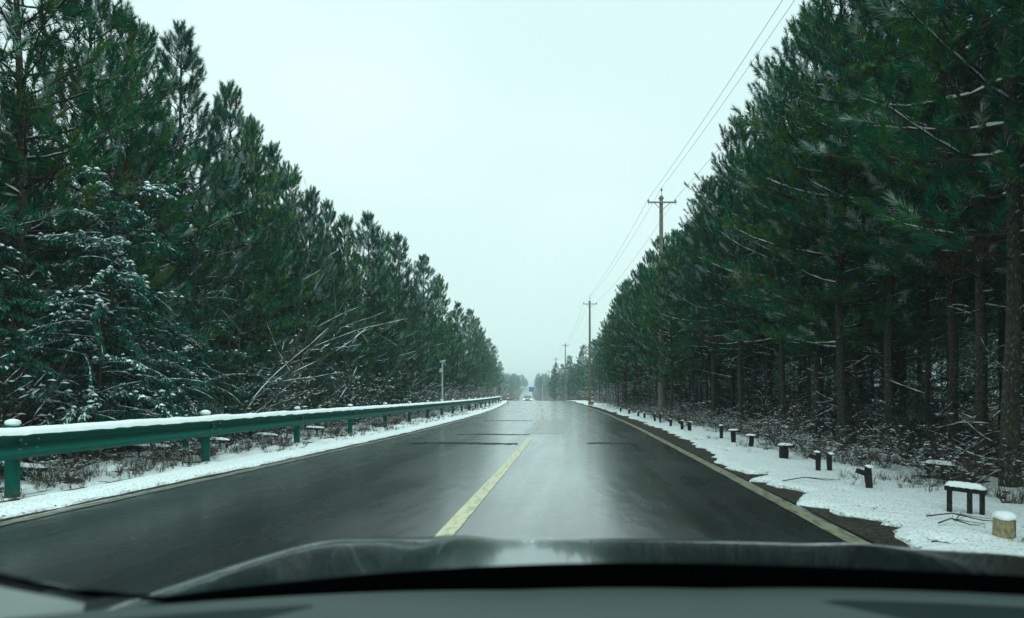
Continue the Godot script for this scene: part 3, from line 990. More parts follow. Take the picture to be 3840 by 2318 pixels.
# ---------------------------------------------------------------- guardrail
func build_guardrail() -> void:
	var green := mat("green_paint", lin(0.0, 0.095, 0.072), 0.5, 0.2)
	green.roughness_texture = noise_tex(0.02, 4, 41, ramp([[0.0, Color(0.88, 0.88, 0.88)], [1.0, Color(1, 1, 1)]]))
	green.albedo_color = Color.WHITE
	green.albedo_texture = noise_tex(0.02, 5, 42, ramp([[0.0, lin(0.03, 0.08, 0.065)], [0.3, lin(0.004, 0.088, 0.067)], [0.6, lin(0.0, 0.098, 0.074)], [1.0, lin(0.002, 0.11, 0.085)]]))
	green.uv1_triplanar = true
	green.uv1_scale = Vector3(1.2, 1.2, 0.35)
	var steel := mat("bolt_steel", lin(0.3, 0.3, 0.3), 0.4)
	steel.metallic = 0.8
	var root := thing("guardrail", "green corrugated steel guardrail capped with snow along the left verge", "guardrail", W(rail_x(7.2), E(7.2) - 0.05, 7.2))
	var o := root.position
	var prof := [Vector2(0.0, 0.172), Vector2(0.045, 0.168), Vector2(0.092, 0.145), Vector2(0.104, 0.125), Vector2(0.098, 0.104), Vector2(0.03, 0.066), Vector2(0.0, 0.045), Vector2(-0.006, 0.0), Vector2(0.004, -0.03), Vector2(0.085, -0.082), Vector2(0.100, -0.105), Vector2(0.096, -0.13), Vector2(0.04, -0.168), Vector2(0.012, -0.172)]
	rng.seed = 55
	for i in range(-2, 18):
		var za := 7.2 + i * 4.0
		var zb := za + 4.0 + 0.16
		if i == 17:
			zb = za + 2.4
		# the rolled beam, each length lapped over the next
		var beam := strip(za, zb, func(_z): return 0.5, func(z):
			var row := []
			for p in prof:
				row.append([W(rail_x(z) + p.x + 0.008 * (1.0 if z < za + 0.4 else 0.0), E(z) + 0.615 + p.y, z) - o, Vector2(p.y, z)])
			return row)
		var bm := put("beam", beam, green, root)
		if true:
			var cap := strip(za, zb - 0.16, func(_z): return 0.1, func(z):
				var row := []
				var th := 0.056 + 0.020 * fine.get_noise_1d(z * 20.0) + 0.006 * fine.get_noise_1d(z * 90.0)
				for k in 9:
					var a := k / 8.0
					row.append([W(rail_x(z) - 0.055 + 0.178 * a + 0.008 * fine.get_noise_1d(z * 30.0 + 9.0), E(z) + 0.776 + th * pow(sin(a * PI), 0.36) - (0.042 + 0.02 * fine.get_noise_1d(z * 45.0 + 70.0)) * a * a, z) - o, Vector2(a, z)])
				return row)
			put("snow_cap", cap, M.snow, bm)
		var pz := za
		var x := rail_x(pz) - 0.13
		var b := Buf.new()
		b.smooth = true
		b.lathe(W(x, E(pz) - 0.35, pz) - o, [Vector2(0.074, 0.0), Vector2(0.074, 1.17), Vector2(0.066, 1.19), Vector2(0.0, 1.195)], 18)
		var po := put("post", b.mesh(), green, root)
		var bl := Buf.new()
		bl.box(W(x + 0.09, E(pz) + 0.615, pz) - o, Vector3(0.055, 0.1, 0.06))
		put("spacer_block", bl.mesh(), green, po)
		for q in [[0.012, 0.0, 0.0], [0.062, 0.055, 0.13], [0.062, 0.055, -0.13], [0.050, -0.055, 0.13], [0.050, -0.055, -0.13]]:
			var bo := Buf.new()
			bo.box(W(rail_x(pz) + q[0] + 0.012, E(pz) + 0.615 + q[1], pz + q[2]) - o, Vector3(0.011, 0.013, 0.013))
			put("bolt", bo.mesh(), steel, bm)
		var s := Buf.new()
		s.smooth = true
		var q := rng.randf_range(0.68, 0.9)
		s.lathe(W(x + rng.randf_range(-0.01, 0.01), E(pz) + 0.835, pz) - o, [Vector2(0.085 * q, 0.0), Vector2(0.106 * q, 0.022), Vector2(0.10 * q, 0.055), Vector2(0.075 * q, 0.085 * q), Vector2(0.04 * q, 0.10 * q), Vector2(0.0, 0.105 * q)], 16)
		put("post_snow", s.mesh(), M.snow, po)

# ---------------------------------------------------------------- utility poles and wires
func build_poles() -> void:
	var conc := mat("pole_concrete", Color.WHITE, 0.85, 0.3)
	conc.albedo_texture = noise_tex(0.02, 5, 51, ramp([[0.0, lin(0.13, 0.115, 0.085)], [0.5, lin(0.20, 0.18, 0.135)], [1.0, lin(0.28, 0.255, 0.2)]]))
	conc.uv1_triplanar = true
	conc.uv1_scale = Vector3(1.0, 0.25, 1.0)
	var iron := mat("galvanised_iron", lin(0.22, 0.21, 0.19), 0.5)
	iron.metallic = 0.4
	var porc := mat("porcelain", lin(0.35, 0.33, 0.3), 0.2)
	var wire := mat("wire", lin(0.10, 0.11, 0.115), 0.6)
	var spots := [[-3.5, 6.3, 11.0], [29.0, 7.18, 11.05], [61.0, 7.87, 11.0], [117.0, 10.35, 11.4], [165.0, 12.0, 11.6], [215.0, 13.2, 10.2]]
	var words := ["utility pole out of sight behind the car", "tall weathered utility pole nearest the car, half hidden in pine boughs", "utility pole standing clear of the trees with a red-white base marker", "slim utility pole far off against the sky above the right-hand trees", "faint utility pole just left of the third one", "farthest faint utility pole over the distant trees"]
	var ends := []
	for i in spots.size():
		var q: Array = spots[i]
		var g := ground(q[1], q[0])
		var h: float = q[2] - g
		var top := [W(q[1] - 0.62, q[2] - 0.42, q[0]), W(q[1] + 0.02, q[2] + 0.12, q[0]), W(q[1] + 0.68, q[2] - 0.42, q[0])]
		ends.append(top)
		if i == 0:
			continue
		var root := thing("utility_pole", words[i], "utility pole", W(q[1], g, q[0]), 0.0, "utility poles on the right")
		var b := Buf.new()
		b.smooth = true
		b.lathe(Vector3.ZERO, [Vector2(0.15, -0.2), Vector2(0.145, 0.5), Vector2(0.085, h - 0.3), Vector2(0.08, h - 0.28), Vector2(0.0, h - 0.27)], 14)
		put("pole", b.mesh(), conc, root)
		var c := Buf.new()
		c.box(Vector3(0.03, h - 0.62, 0.11), Vector3(0.68, 0.032, 0.032))
		var arm := put("cross_arm", c.mesh(), iron, root)
		var d := Buf.new()
		d.tube([Vector3(0.0, h - 1.0, 0.1), Vector3(0.42, h - 0.64, 0.11)], [0.016, 0.016], 5)
		d.tube([Vector3(0.0, h - 1.0, 0.1), Vector3(-0.36, h - 0.64, 0.11)], [0.016, 0.016], 5)
		put("arm_brace", d.mesh(), iron, root)
		var hoop := Buf.new()
		hoop.lathe(Vector3(0, h - 0.42, 0), [Vector2(0.10, 0), Vector2(0.125, 0.0), Vector2(0.125, 0.06), Vector2(0.10, 0.06)], 12)
		put("pole_band", hoop.mesh(), iron, root)
		for p in top:
			var ins := Buf.new()
			ins.smooth = true
			var at: Vector3 = p - root.position
			ins.lathe(at - Vector3(0, 0.22, 0), [Vector2(0.012, -0.06), Vector2(0.012, 0.06), Vector2(0.05, 0.07), Vector2(0.055, 0.10), Vector2(0.03, 0.12), Vector2(0.05, 0.14), Vector2(0.05, 0.17), Vector2(0.028, 0.20), Vector2(0.0, 0.21)], 10)
			put("insulator", ins.mesh(), porc, arm)
			var pin := Buf.new()
			pin.tube([at - Vector3(0, 0.42 if p == top[1] else 0.22, 0), at - Vector3(0, 0.16, 0)], [0.014, 0.014], 6)
			put("pin", pin.mesh(), iron, arm)
	var which := ["left", "middle", "right"]
	for k in 3:
		var b := Buf.new()
		for i in ends.size() - 1:
			var a: Vector3 = ends[i][k]
			var e: Vector3 = ends[i + 1][k]
			var pts := []
			var r := []
			var span := a.distance_to(e)
			for j in 25:
				var t := j / 24.0
				pts.append(a.lerp(e, t) - Vector3.UP * span * span * 0.00042 * 4.0 * t * (1.0 - t))
				r.append(0.0062)
			b.tube(pts, r, 5)
		var w := put("power_line", b.mesh(), wire)
		tag(w, "%s of the three power lines strung along the utility poles" % which[k], "power line", "power lines on the poles")

# a soft uneven cushion of snow
func lump(o: Vector3, r: float, h: float, seed_: float) -> ArrayMesh:
	return grid(18, 7, func(a, t):
		var an: float = TAU * (1.0 - a)
		var e := Vector2(cos(an), sin(an))
		var k := 1.0 + 0.35 * fine.get_noise_2d(e.x * 9.0 + seed_ * 37.0, e.y * 9.0)
		var q: float = [1.0, 1.1, 1.06, 0.92, 0.72, 0.45, 0.2, 0.0][int(round(t * 7.0))]
		var y: float = [0.0, 0.12, 0.36, 0.62, 0.82, 0.95, 1.0, 1.02][int(round(t * 7.0))]
		return o + Vector3(e.x * r * q * k, h * (y + 0.22 * q * fine.get_noise_2d(e.x * 14.0 + 50.0, e.y * 14.0 + seed_ * 11.0)), e.y * r * q * k))

# ---------------------------------------------------------------- small things at the roadside
# snow haze hanging over the far end of the road
func build_haze() -> void:
	var bank := FogVolume.new()
	bank.name = "snow_haze"
	bank.shape = RenderingServer.FOG_VOLUME_SHAPE_BOX
	bank.size = Vector3(700, 17, 520)
	bank.position = Vector3(0, 5, -70.0 - 260.0)
	var air := FogMaterial.new()
	air.density = 0.0012
	air.albedo = Color(0.96, 1.0, 1.0)
	bank.material = air
	add_child(bank)
	bank.set_meta("kind", "stuff")
	tag(bank, "pale snow haze over the far end of the road", "haze")

func build_roadside() -> void:
	var wood := mat("old_post", Color.WHITE, 0.9, 0.25)
	wood.albedo_texture = noise_tex(0.03, 5, 61, ramp([[0.0, lin(0.010, 0.010, 0.009)], [0.6, lin(0.03, 0.03, 0.026)], [1.0, lin(0.075, 0.07, 0.06)]]))
	wood.normal_enabled = true
	wood.normal_texture = noise_tex(0.05, 4, 62, null, true, 10.0)
	wood.uv1_triplanar = true
	wood.uv1_scale = Vector3(2.5, 1.0, 2.5)
	rng.seed = 321
	# [px, py of the foot in the photograph's 2463-pixel frame are worked out by hand into x, z], height, width, label
	var posts := [[4.38, 7.4, 0.34, 0.10, "thin dark post with a broken arm, nearest single post on the right verge"],
		[4.62, 9.1, 0.36, 0.09, "dark post, left of a close pair on the right verge"], [4.78, 9.05, 0.33, 0.09, "dark post, right of a close pair on the right verge"],
		[4.92, 10.9, 0.28, 0.19, "squat thick post with a tilted snow cap on the right verge"],
		[5.32, 13.4, 0.30, 0.12, "short post under a wide slab of snow beyond the squat one"],
		[5.36, 14.6, 0.34, 0.14, "leaning post with a thick snow cap halfway along the right verge"],
		[5.52, 15.9, 0.42, 0.11, "tall narrow dark post halfway along the right verge"],
		[5.72, 19.4, 0.36, 0.15, "stout snow-capped post, nearer of two close together far along the verge"], [5.62, 19.9, 0.38, 0.12, "forked snow-capped post, farther of two close together along the verge"],
		[5.85, 22.2, 0.34, 0.12, "leaning forked post before the nearest utility pole"],
		[6.1, 24.8, 0.46, 0.09, "slim bent post standing alone before the nearest utility pole"],
		[6.3, 26.6, 0.40, 0.12, "snow-capped post by the foot of the nearest utility pole"],
		[6.5, 29.6, 0.36, 0.13, "small snow-capped post just past the nearest utility pole"], [6.75, 32.2, 0.36, 0.13, "second small snow-capped post past the nearest utility pole"], [7.0, 36.0, 0.38, 0.13, "third small snow-capped post past the nearest utility pole"], [7.2, 40.0, 0.38, 0.13, "farthest small snow-capped post on the right verge"]]
	for i in posts.size():
		var q: Array = posts[i]
		var root := thing("verge_post", q[4], "post", W(q[0], ground(q[0], q[1]) - 0.02, q[1]), rng.randf_range(-0.4, 0.4), "low posts along the right verge")
		var tilt := Vector3(rng.randf_range(-0.07, 0.07), 0, rng.randf_range(-0.05, 0.05))
		var b := Buf.new()
		var hw: float = q[3] * 0.43
		var tb := Basis(Vector3.BACK, tilt.x)
		b.smooth = false
		b.tube([Vector3(0, -0.1, 0), Vector3(rng.randf_range(-0.01, 0.01), q[2] * 0.3, 0), Vector3(tilt.x * 0.2, q[2] * 0.7, rng.randf_range(-0.012, 0.012)), Vector3(tilt.x * 0.3, q[2], 0)], [hw * 1.15, hw * 0.95, hw * 1.05, hw * 0.85], 7, Color.WHITE, true)
		put("shaft", b.mesh(), wood, root)
		if i == 0 or i == 1 or i == 9 or i == 8:
			var a := Buf.new()
			a.box(Vector3(-0.07, q[2] * 0.78, 0), Vector3(0.075, 0.03, 0.028), Basis(Vector3.BACK, -0.35))
			put("broken_arm", a.mesh(), wood, root)
		if i == 4 or i == 5 or i == 3:
			var a := Buf.new()
			a.box(Vector3(0.03, q[2] + 0.02, 0), Vector3(hw + 0.045, 0.022, hw + 0.02), Basis(Vector3.BACK, -0.14))
			put("top_slab", a.mesh(), wood, root)
		var wide := hw + (0.05 if i in [3, 4, 5] else 0.004)
		put("snow_cap", lump(Vector3(tilt.x * -0.3, q[2] + (0.03 if i in [3, 4, 5] else -0.012), 0), wide, rng.randf_range(0.022, 0.045), i), M.snow, root)
	# fragments of a low rail: legs and a beam under snow
	var rails := [[4.40, 5.85, 0.29, 0.30, 0.0, "low broken rail with three legs on the right verge, nearest the car"], [5.75, 8.1, 0.3, 0.26, 0.0, "second low broken rail standing behind the nearest one by a trunk"],
		[-7.05, 8.6, 0.80, 0.24, 0.0, "low snow-topped rail behind the guardrail, nearest the car"], [-6.75, 11.3, 0.62, 0.30, 0.0, "low snow-topped rail behind the guardrail left of its second post"],
		[-6.45, 13.2, 0.45, 0.26, 0.0, "short snow-topped rail behind the guardrail right of its second post"], [-6.35, 15.6, 0.55, 0.24, 0.0, "low snow-topped rail beyond the guardrail's third post"], [-5.95, 18.2, 0.5, 0.28, 0.0, "farthest low snow-topped rail behind the guardrail"]]
	for i in rails.size():
		var q: Array = rails[i]
		var turn := -0.75 if q[0] > 0.0 else rng.randf_range(-0.25, 0.1)
		var root := thing("low_rail", q[5], "rail", W(q[0], ground(q[0], q[1]) - 0.02, q[1]), turn + q[4], "broken low rails")
		var w: float = q[2] * 0.5
		for s in [-0.86, 0.25, 0.9]:
			var b := Buf.new()
			b.box(Vector3(w * s, q[3] * 0.5 - 0.06, 0.02 if s == 0.25 else 0.0), Vector3(0.020, q[3] * 0.5 + 0.05, 0.024))
			put("leg", b.mesh(), wood, root)
		var be := Buf.new()
		be.box(Vector3(0, q[3], 0), Vector3(w * 1.12, 0.022, 0.045), Basis(Vector3.BACK, -0.05))
		put("beam", be.mesh(), wood, root)
		var o := Vector3(0, q[3] + 0.03, 0)
		var cap := strip(-1.0, 1.0, func(_z): return 0.12, func(t):
			var row := []
			for k in 9:
				var a := k / 8.0
				var r: float = 0.065 * (1.0 - pow(absf(t), 8.0) * 0.6)
				row.append([o + Vector3(t * w * 1.14, -0.05 * t * w + 0.05 * pow(sin(a * PI), 0.6) * (1.0 - pow(absf(t), 6.0)) + 0.008 * fine.get_noise_1d(t * 90.0 + i * 50.0) - 0.006, cos(a * PI) * r), Vector2(t, a)])
			return row)
		put("snow_cap", cap, M.snow, root)
	# cut log standing in the snow, bottom right
	var tan := mat("cut_wood", Color.WHITE, 0.7)
	tan.albedo_texture = noise_tex(0.03, 4, 71, ramp([[0.0, lin(0.14, 0.11, 0.055)], [0.6, lin(0.30, 0.245, 0.13)], [1.0, lin(0.42, 0.36, 0.22)]]))
	tan.uv1_triplanar = true
	tan.uv1_scale = Vector3(3, 1, 3)
	var st := thing("marker_stump", "short yellowish-brown stump with a snow cap at the bottom right", "stump", W(3.98, ground(3.98, 4.88) - 0.01, 4.88), 0.3)
	var sb := Buf.new()
	sb.smooth = true
	sb.lathe(Vector3.ZERO, [Vector2(0.092, -0.08), Vector2(0.085, 0.0), Vector2(0.074, 0.06), Vector2(0.070, 0.20), Vector2(0.066, 0.215), Vector2(0.0, 0.22)], 16)
	put("stump_side", sb.mesh(), tan, st)
	var bk := Buf.new()
	for k in 5:
		var a := -0.5 + k * 0.32
		bk.box(Vector3(cos(a) * 0.069, 0.115, sin(a) * 0.069), Vector3(0.008, 0.085, 0.012), Basis(Vector3.UP, -a))
	put("bark_strip", bk.mesh(), wood, st)
	put("snow_cap", lump(Vector3(0, 0.208, 0), 0.070, 0.06, 77.0), M.snow, st)
	# twigs lying on the snow
	var tw := [[3.55, 7.9, 4.35, 8.0, "straight dark twig lying on the snow short of the close pair of posts"], [3.85, 5.6, 4.35, 5.35, "curved dark twig on the snow before the nearest low rail"], [3.75, 5.3, 4.05, 5.2, "short forked twig on the snow nearest the car's bonnet"]]
	for q in tw:
		var a := W(q[0], E(q[1]) + 0.075, q[1])
		var e := W(q[2], E(q[3]) + 0.075, q[3])
		var b := Buf.new()
		var m := a.lerp(e, 0.4) + Vector3(0.02, 0.03, -0.08)
		b.tube([a - a, m - a, a.lerp(e, 0.75) - a, e - a], [0.007, 0.006, 0.005, 0.003], 5, Color(0.02, 0.016, 0.012))
		b.tube([m - a, m.lerp(e, 0.6) + Vector3(0.05, 0.01, 0.12) - a], [0.004, 0.002], 4, Color(0.02, 0.016, 0.012))
		var o := put("fallen_twig", b.mesh(), M.twig)
		o.position = a
		tag(o, q[4], "twig", "twigs on the snow")
	# camera mast behind the guardrail
	var grey := mat("mast_grey", lin(0.36, 0.42, 0.45), 0.4)
	var mast := thing("camera_mast", "slim pale grey mast with camera head behind the guardrail", "mast", W(-4.22, ground(-4.22, 36.5) - 0.1, 36.5))
	var mb := Buf.new()
	mb.smooth = true
	mb.lathe(Vector3.ZERO, [Vector2(0.11, 0), Vector2(0.11, 0.03), Vector2(0.058, 0.04), Vector2(0.052, 3.3), Vector2(0.0, 3.32)], 14)
	put("pole", mb.mesh(), grey, mast)
	var hb := Buf.new()
	hb.box(Vector3(0.0, 3.36, 0), Vector3(0.14, 0.05, 0.10))
	put("top_box", hb.mesh(), grey, mast)
	var arm := Buf.new()
	arm.tube([Vector3(0, 3.22, 0), Vector3(0.16, 3.22, 0.03), Vector3(0.24, 3.14, 0.05)], [0.02, 0.02, 0.015], 8)
	put("arm", arm.mesh(), grey, mast)
	var cam := Buf.new()
	cam.smooth = true
	cam.lathe(Vector3(0.24, 3.05, 0.05), [Vector2(0.0, -0.09), Vector2(0.045, -0.075), Vector2(0.06, -0.03), Vector2(0.06, 0.04), Vector2(0.03, 0.09), Vector2(0.0, 0.09)], 12)
	put("camera", cam.mesh(), mat("dark_plastic", lin(0.02, 0.022, 0.025), 0.3), mast)
	var cb := Buf.new()
	cb.box(Vector3(-0.05, 2.82, 0.06), Vector3(0.10, 0.12, 0.07))
	put("control_box", cb.mesh(), grey, mast)
	var sol := Buf.new()
	sol.box(Vector3(0.05, 3.42, 0.0), Vector3(0.12, 0.012, 0.10), Basis(Vector3.BACK, 0.25))
	put("snowy_panel", sol.mesh(), M.snow, mast)
	# red and white marker posts
	var red := mat("red_paint", lin(0.42, 0.035, 0.025), 0.4)
	var white := mat("white_paint", lin(0.72, 0.73, 0.72), 0.45)
	var marks := [[-1.4, 75.0, 0.9, 0.11, "red and white marker post just past the end of the guardrail"], [-0.55, 79.0, 1.05, 0.11, "second red and white marker post past the guardrail, closer to the road"], [7.82, 58.6, 0.85, 0.14, "red and white striped marker at the foot of the second utility pole"]]
	for q in marks:
		var root := thing("marker_post", q[4], "marker post", W(q[0], ground(q[0], q[1]), q[1]), 0.0, "red and white marker posts")
		for k in 4:
			var b := Buf.new()
			b.smooth = true
			b.lathe(Vector3(0, q[2] * 0.25 * k, 0), [Vector2(q[3] + (0.01 if k == 3 else 0.0), 0.0), Vector2(q[3] + (0.01 if k == 3 else 0.0), q[2] * 0.25 - 0.004), Vector2(0.0, q[2] * 0.25 - 0.003)], 14)
			put("red_band" if k % 2 else "white_band", b.mesh(), red if k % 2 else white, root)
		var s := Buf.new()
		s.smooth = true
		s.lathe(Vector3(0, q[2] + 0.001, 0), [Vector2(q[3], 0), Vector2(q[3] * 0.8, 0.05), Vector2(0, 0.07)], 14)
		put("snow_cap", s.mesh(), M.snow, root)
	# blue direction sign on a cantilever, far off
	var sg := thing("direction_sign", "small blue road sign on a bracketed pole far down the road", "road sign", W(10.2, ground(10.2, 200.0), 200.0))
	var gy: float = sg.position.y
	var pb := Buf.new()
	pb.smooth = true
	pb.lathe(Vector3.ZERO, [Vector2(0.12, 0), Vector2(0.10, 4.6 - gy), Vector2(0, 4.61 - gy)], 12)
	put("pole", pb.mesh(), grey, sg)
	var ab := Buf.new()
	ab.box(Vector3(-2.0, 3.4 - gy, 0.0), Vector3(1.9, 0.06, 0.06))
	ab.box(Vector3(-2.0, 2.7 - gy, 0.0), Vector3(1.9, 0.06, 0.06))
	put("bracket", ab.mesh(), grey, sg)
	var pl := Buf.new()
	pl.box(Vector3(-3.7, 3.0 - gy, 0.09), Vector3(0.95, 0.85, 0.03))
	var plate := put("sign_plate", pl.mesh(), mat("sign_blue", lin(0.03, 0.12, 0.36), 0.4), sg)
	var bd := Buf.new()
	for q in [[0.0, 0.81, 0.9, 0.02], [0.0, -0.81, 0.9, 0.02], [0.9, 0.0, 0.02, 0.83], [-0.9, 0.0, 0.02, 0.83]]:
		bd.box(Vector3(-3.7 + q[0], 3.0 - gy + q[1], 0.124), Vector3(q[2], q[3], 0.004))
	put("sign_border", bd.mesh(), white, plate)

# ---------------------------------------------------------------- the car coming the other way
func build_oncoming_car() -> void:
	var z := 122.0
	var x := 3.15
	var root := thing("oncoming_car", "pale grey car with lit headlights coming over the rise", "car", W(x, E(z), z), -0.02)
	var paint := mat("car_paint_grey", lin(0.30, 0.34, 0.35), 0.25)
	paint.clearcoat_enabled = true
	paint.clearcoat = 0.8
	paint.clearcoat_roughness = 0.08
	var glass := mat("car_glass_sky_tone", lin(0.10, 0.12, 0.125), 0.08, 0.9)  # base colour lightened to carry the sky's reflection in the windscreen
	var rubber := mat("tyre_rubber", lin(0.012, 0.012, 0.012), 0.85)
	# side profile swept across the width, front towards +z (towards the viewer)
	var side := [Vector2(2.15, 0.30), Vector2(2.2, 0.62), Vector2(2.0, 0.82), Vector2(1.1, 0.98), Vector2(0.35, 1.45), Vector2(-0.9, 1.48), Vector2(-1.75, 1.05), Vector2(-2.15, 0.98), Vector2(-2.2, 0.35)]
	var b := Buf.new()
	var wid := [0.80, 0.86, 0.86, 0.84, 0.66, 0.66, 0.80, 0.82, 0.80]
	var cen := Vector3(0, 0.75, 0)
	for i in side.size():
		var j := (i + 1) % side.size()
		var a := Vector3(-wid[i], side[i].y, side[i].x)
		var a2 := Vector3(wid[i], side[i].y, side[i].x)
		var c := Vector3(-wid[j], side[j].y, side[j].x)
		var c2 := Vector3(wid[j], side[j].y, side[j].x)
		var out := (a + a2 + c + c2) / 4.0 - cen
		b.facing(a, a2, c2, out)
		b.facing(a, c2, c, out)
		for s in [-1.0, 1.0]:
			b.facing(Vector3(s * 0.86, 0.75, 0), Vector3(s * wid[i], side[i].y, side[i].x), Vector3(s * wid[j], side[j].y, side[j].x), Vector3(s, 0, 0))
	put("body", b.mesh(), paint, root)
	var w := Buf.new()
	w.quad(Vector3(-0.78, 1.012, 1.085), Vector3(-0.61, 1.42, 0.43), Vector3(0.61, 1.42, 0.43), Vector3(0.78, 1.012, 1.085))
	put("windscreen", w.mesh(), glass, root)
	var gr := Buf.new()
	gr.box(Vector3(0, 0.58, 2.19), Vector3(0.42, 0.09, 0.02))
	put("grille", gr.mesh(), rubber, root)
	var bp := Buf.new()
	bp.box(Vector3(0, 0.38, 2.2), Vector3(0.7, 0.06, 0.03))
	put("bumper", bp.mesh(), rubber, root)
	var pt := Buf.new()
	pt.box(Vector3(0, 0.45, 2.235), Vector3(0.22, 0.05, 0.006))
	put("number_plate", pt.mesh(), mat("plate_blue", lin(0.03, 0.08, 0.3), 0.4), root)
	var lamp := mat("headlight_glow", lin(0.9, 0.95, 0.95), 0.2)
	lamp.emission_enabled = true
	lamp.emission = Color(0.96, 1.0, 1.0)
	lamp.emission_energy_multiplier = 1.6
	for s in [-1.0, 1.0]:
		var h := Buf.new()
		h.box(Vector3(s * 0.70, 0.66, 2.18), Vector3(0.11, 0.065, 0.04))
		put("headlight", h.mesh(), lamp, root)
		var m := Buf.new()
		m.box(Vector3(s * 0.95, 1.02, 0.75), Vector3(0.09, 0.06, 0.04))
		put("mirror", m.mesh(), paint, root)
		for q in [1.35, -1.35]:
			var t := Buf.new()
			t.tube([Vector3(s * 0.86, 0.32, q), Vector3(s * 0.66, 0.32, q)], [0.32, 0.32], 18, Color.WHITE, true)
			put("tyre", t.mesh(), rubber, root)
		var l := SpotLight3D.new()
		l.name = "headlight_beam" if s < 0 else "headlight_beam_001"
		l.position = Vector3(s * 0.70, 0.66, 2.25)
		l.rotation.y = PI
		l.rotation.x = -0.03
		l.light_energy = 0.15
		l.light_size = 0.08
		l.spot_range = 200.0
		l.spot_angle = 25.0
		l.spot_attenuation = 2.0
		l.light_color = Color(0.96, 1, 1)
		l.shadow_enabled = true
		root.add_child(l)

# ---------------------------------------------------------------- the car one sits in
func hood_y(w: float, u: float) -> float:
	var x := w - 1.15
	var y := 0.882
	if x < 0.0:
		y -= 0.093 * x
	else:
		var a := minf(x, 0.28)
		y -= 0.093 * a + 0.0525 * a * a
		if x > 0.28:
			var b := minf(x - 0.28, 0.14)
			y -= 0.1225 * b + 0.4125 * b * b
		if x > 0.42:
			var c := x - 0.42
			y -= 0.238 * c + 0.8 * c * c
	var au := absf(u)
	y -= 0.012 * u * u / 0.49
	y += 0.006 * exp(-pow((au - 0.5) / 0.07, 2.0))
	if au > 0.80:
		var e := au - 0.80
		y -= 1.0 * e * e
	return y

func base_w(u: float) -> float: return 1.0 - 0.47 * u * u
func base_y(u: float) -> float: return 0.88 + 0.065 * u * u
func dash_y(u: float) -> float: return 0.903 + 0.03 * u * u + 0.055 * maxf(u, 0.0) + 0.05 * maxf(-u - 0.3, 0.0)
func V(u: float, y: float, w: float) -> Vector3: return Vector3(u, y, -w)

func glass_at(u: float, t: float) -> Vector3:   # u in -1..1 across, t 0..1 up
	var half := lerpf(0.80, 0.89, smoothstep(-0.05, 0.14, t)) - 0.17 * smoothstep(0.4, 1.0, t)
	var q := u * half
	var w := lerpf(base_w(q), 0.27 - 0.10 * q * q, t)
	var y := lerpf(base_y(q), 1.43 - 0.06 * q * q, t) + 0.02 * sin(t * PI) + 0.026 * smoothstep(0.86, 1.0, absf(u)) * (1.0 - smoothstep(0.3, 0.8, t))
	return V(q, y, w)

func grid(nu: int, nv: int, f: Callable) -> ArrayMesh:
	var st := SurfaceTool.new()
	st.begin(Mesh.PRIMITIVE_TRIANGLES)
	st.set_smooth_group(0)
	for j in nv + 1:
		for i in nu + 1:
			st.set_uv(Vector2(float(i) / nu, float(j) / nv))
			st.add_vertex(f.call(float(i) / nu, float(j) / nv))
	for j in nv:
		for i in nu:
			var a := j * (nu + 1) + i
			st.add_index(a); st.add_index(a + nu + 1); st.add_index(a + nu + 2)
			st.add_index(a); st.add_index(a + nu + 2); st.add_index(a + 1)
	st.generate_normals()
	return st.commit()

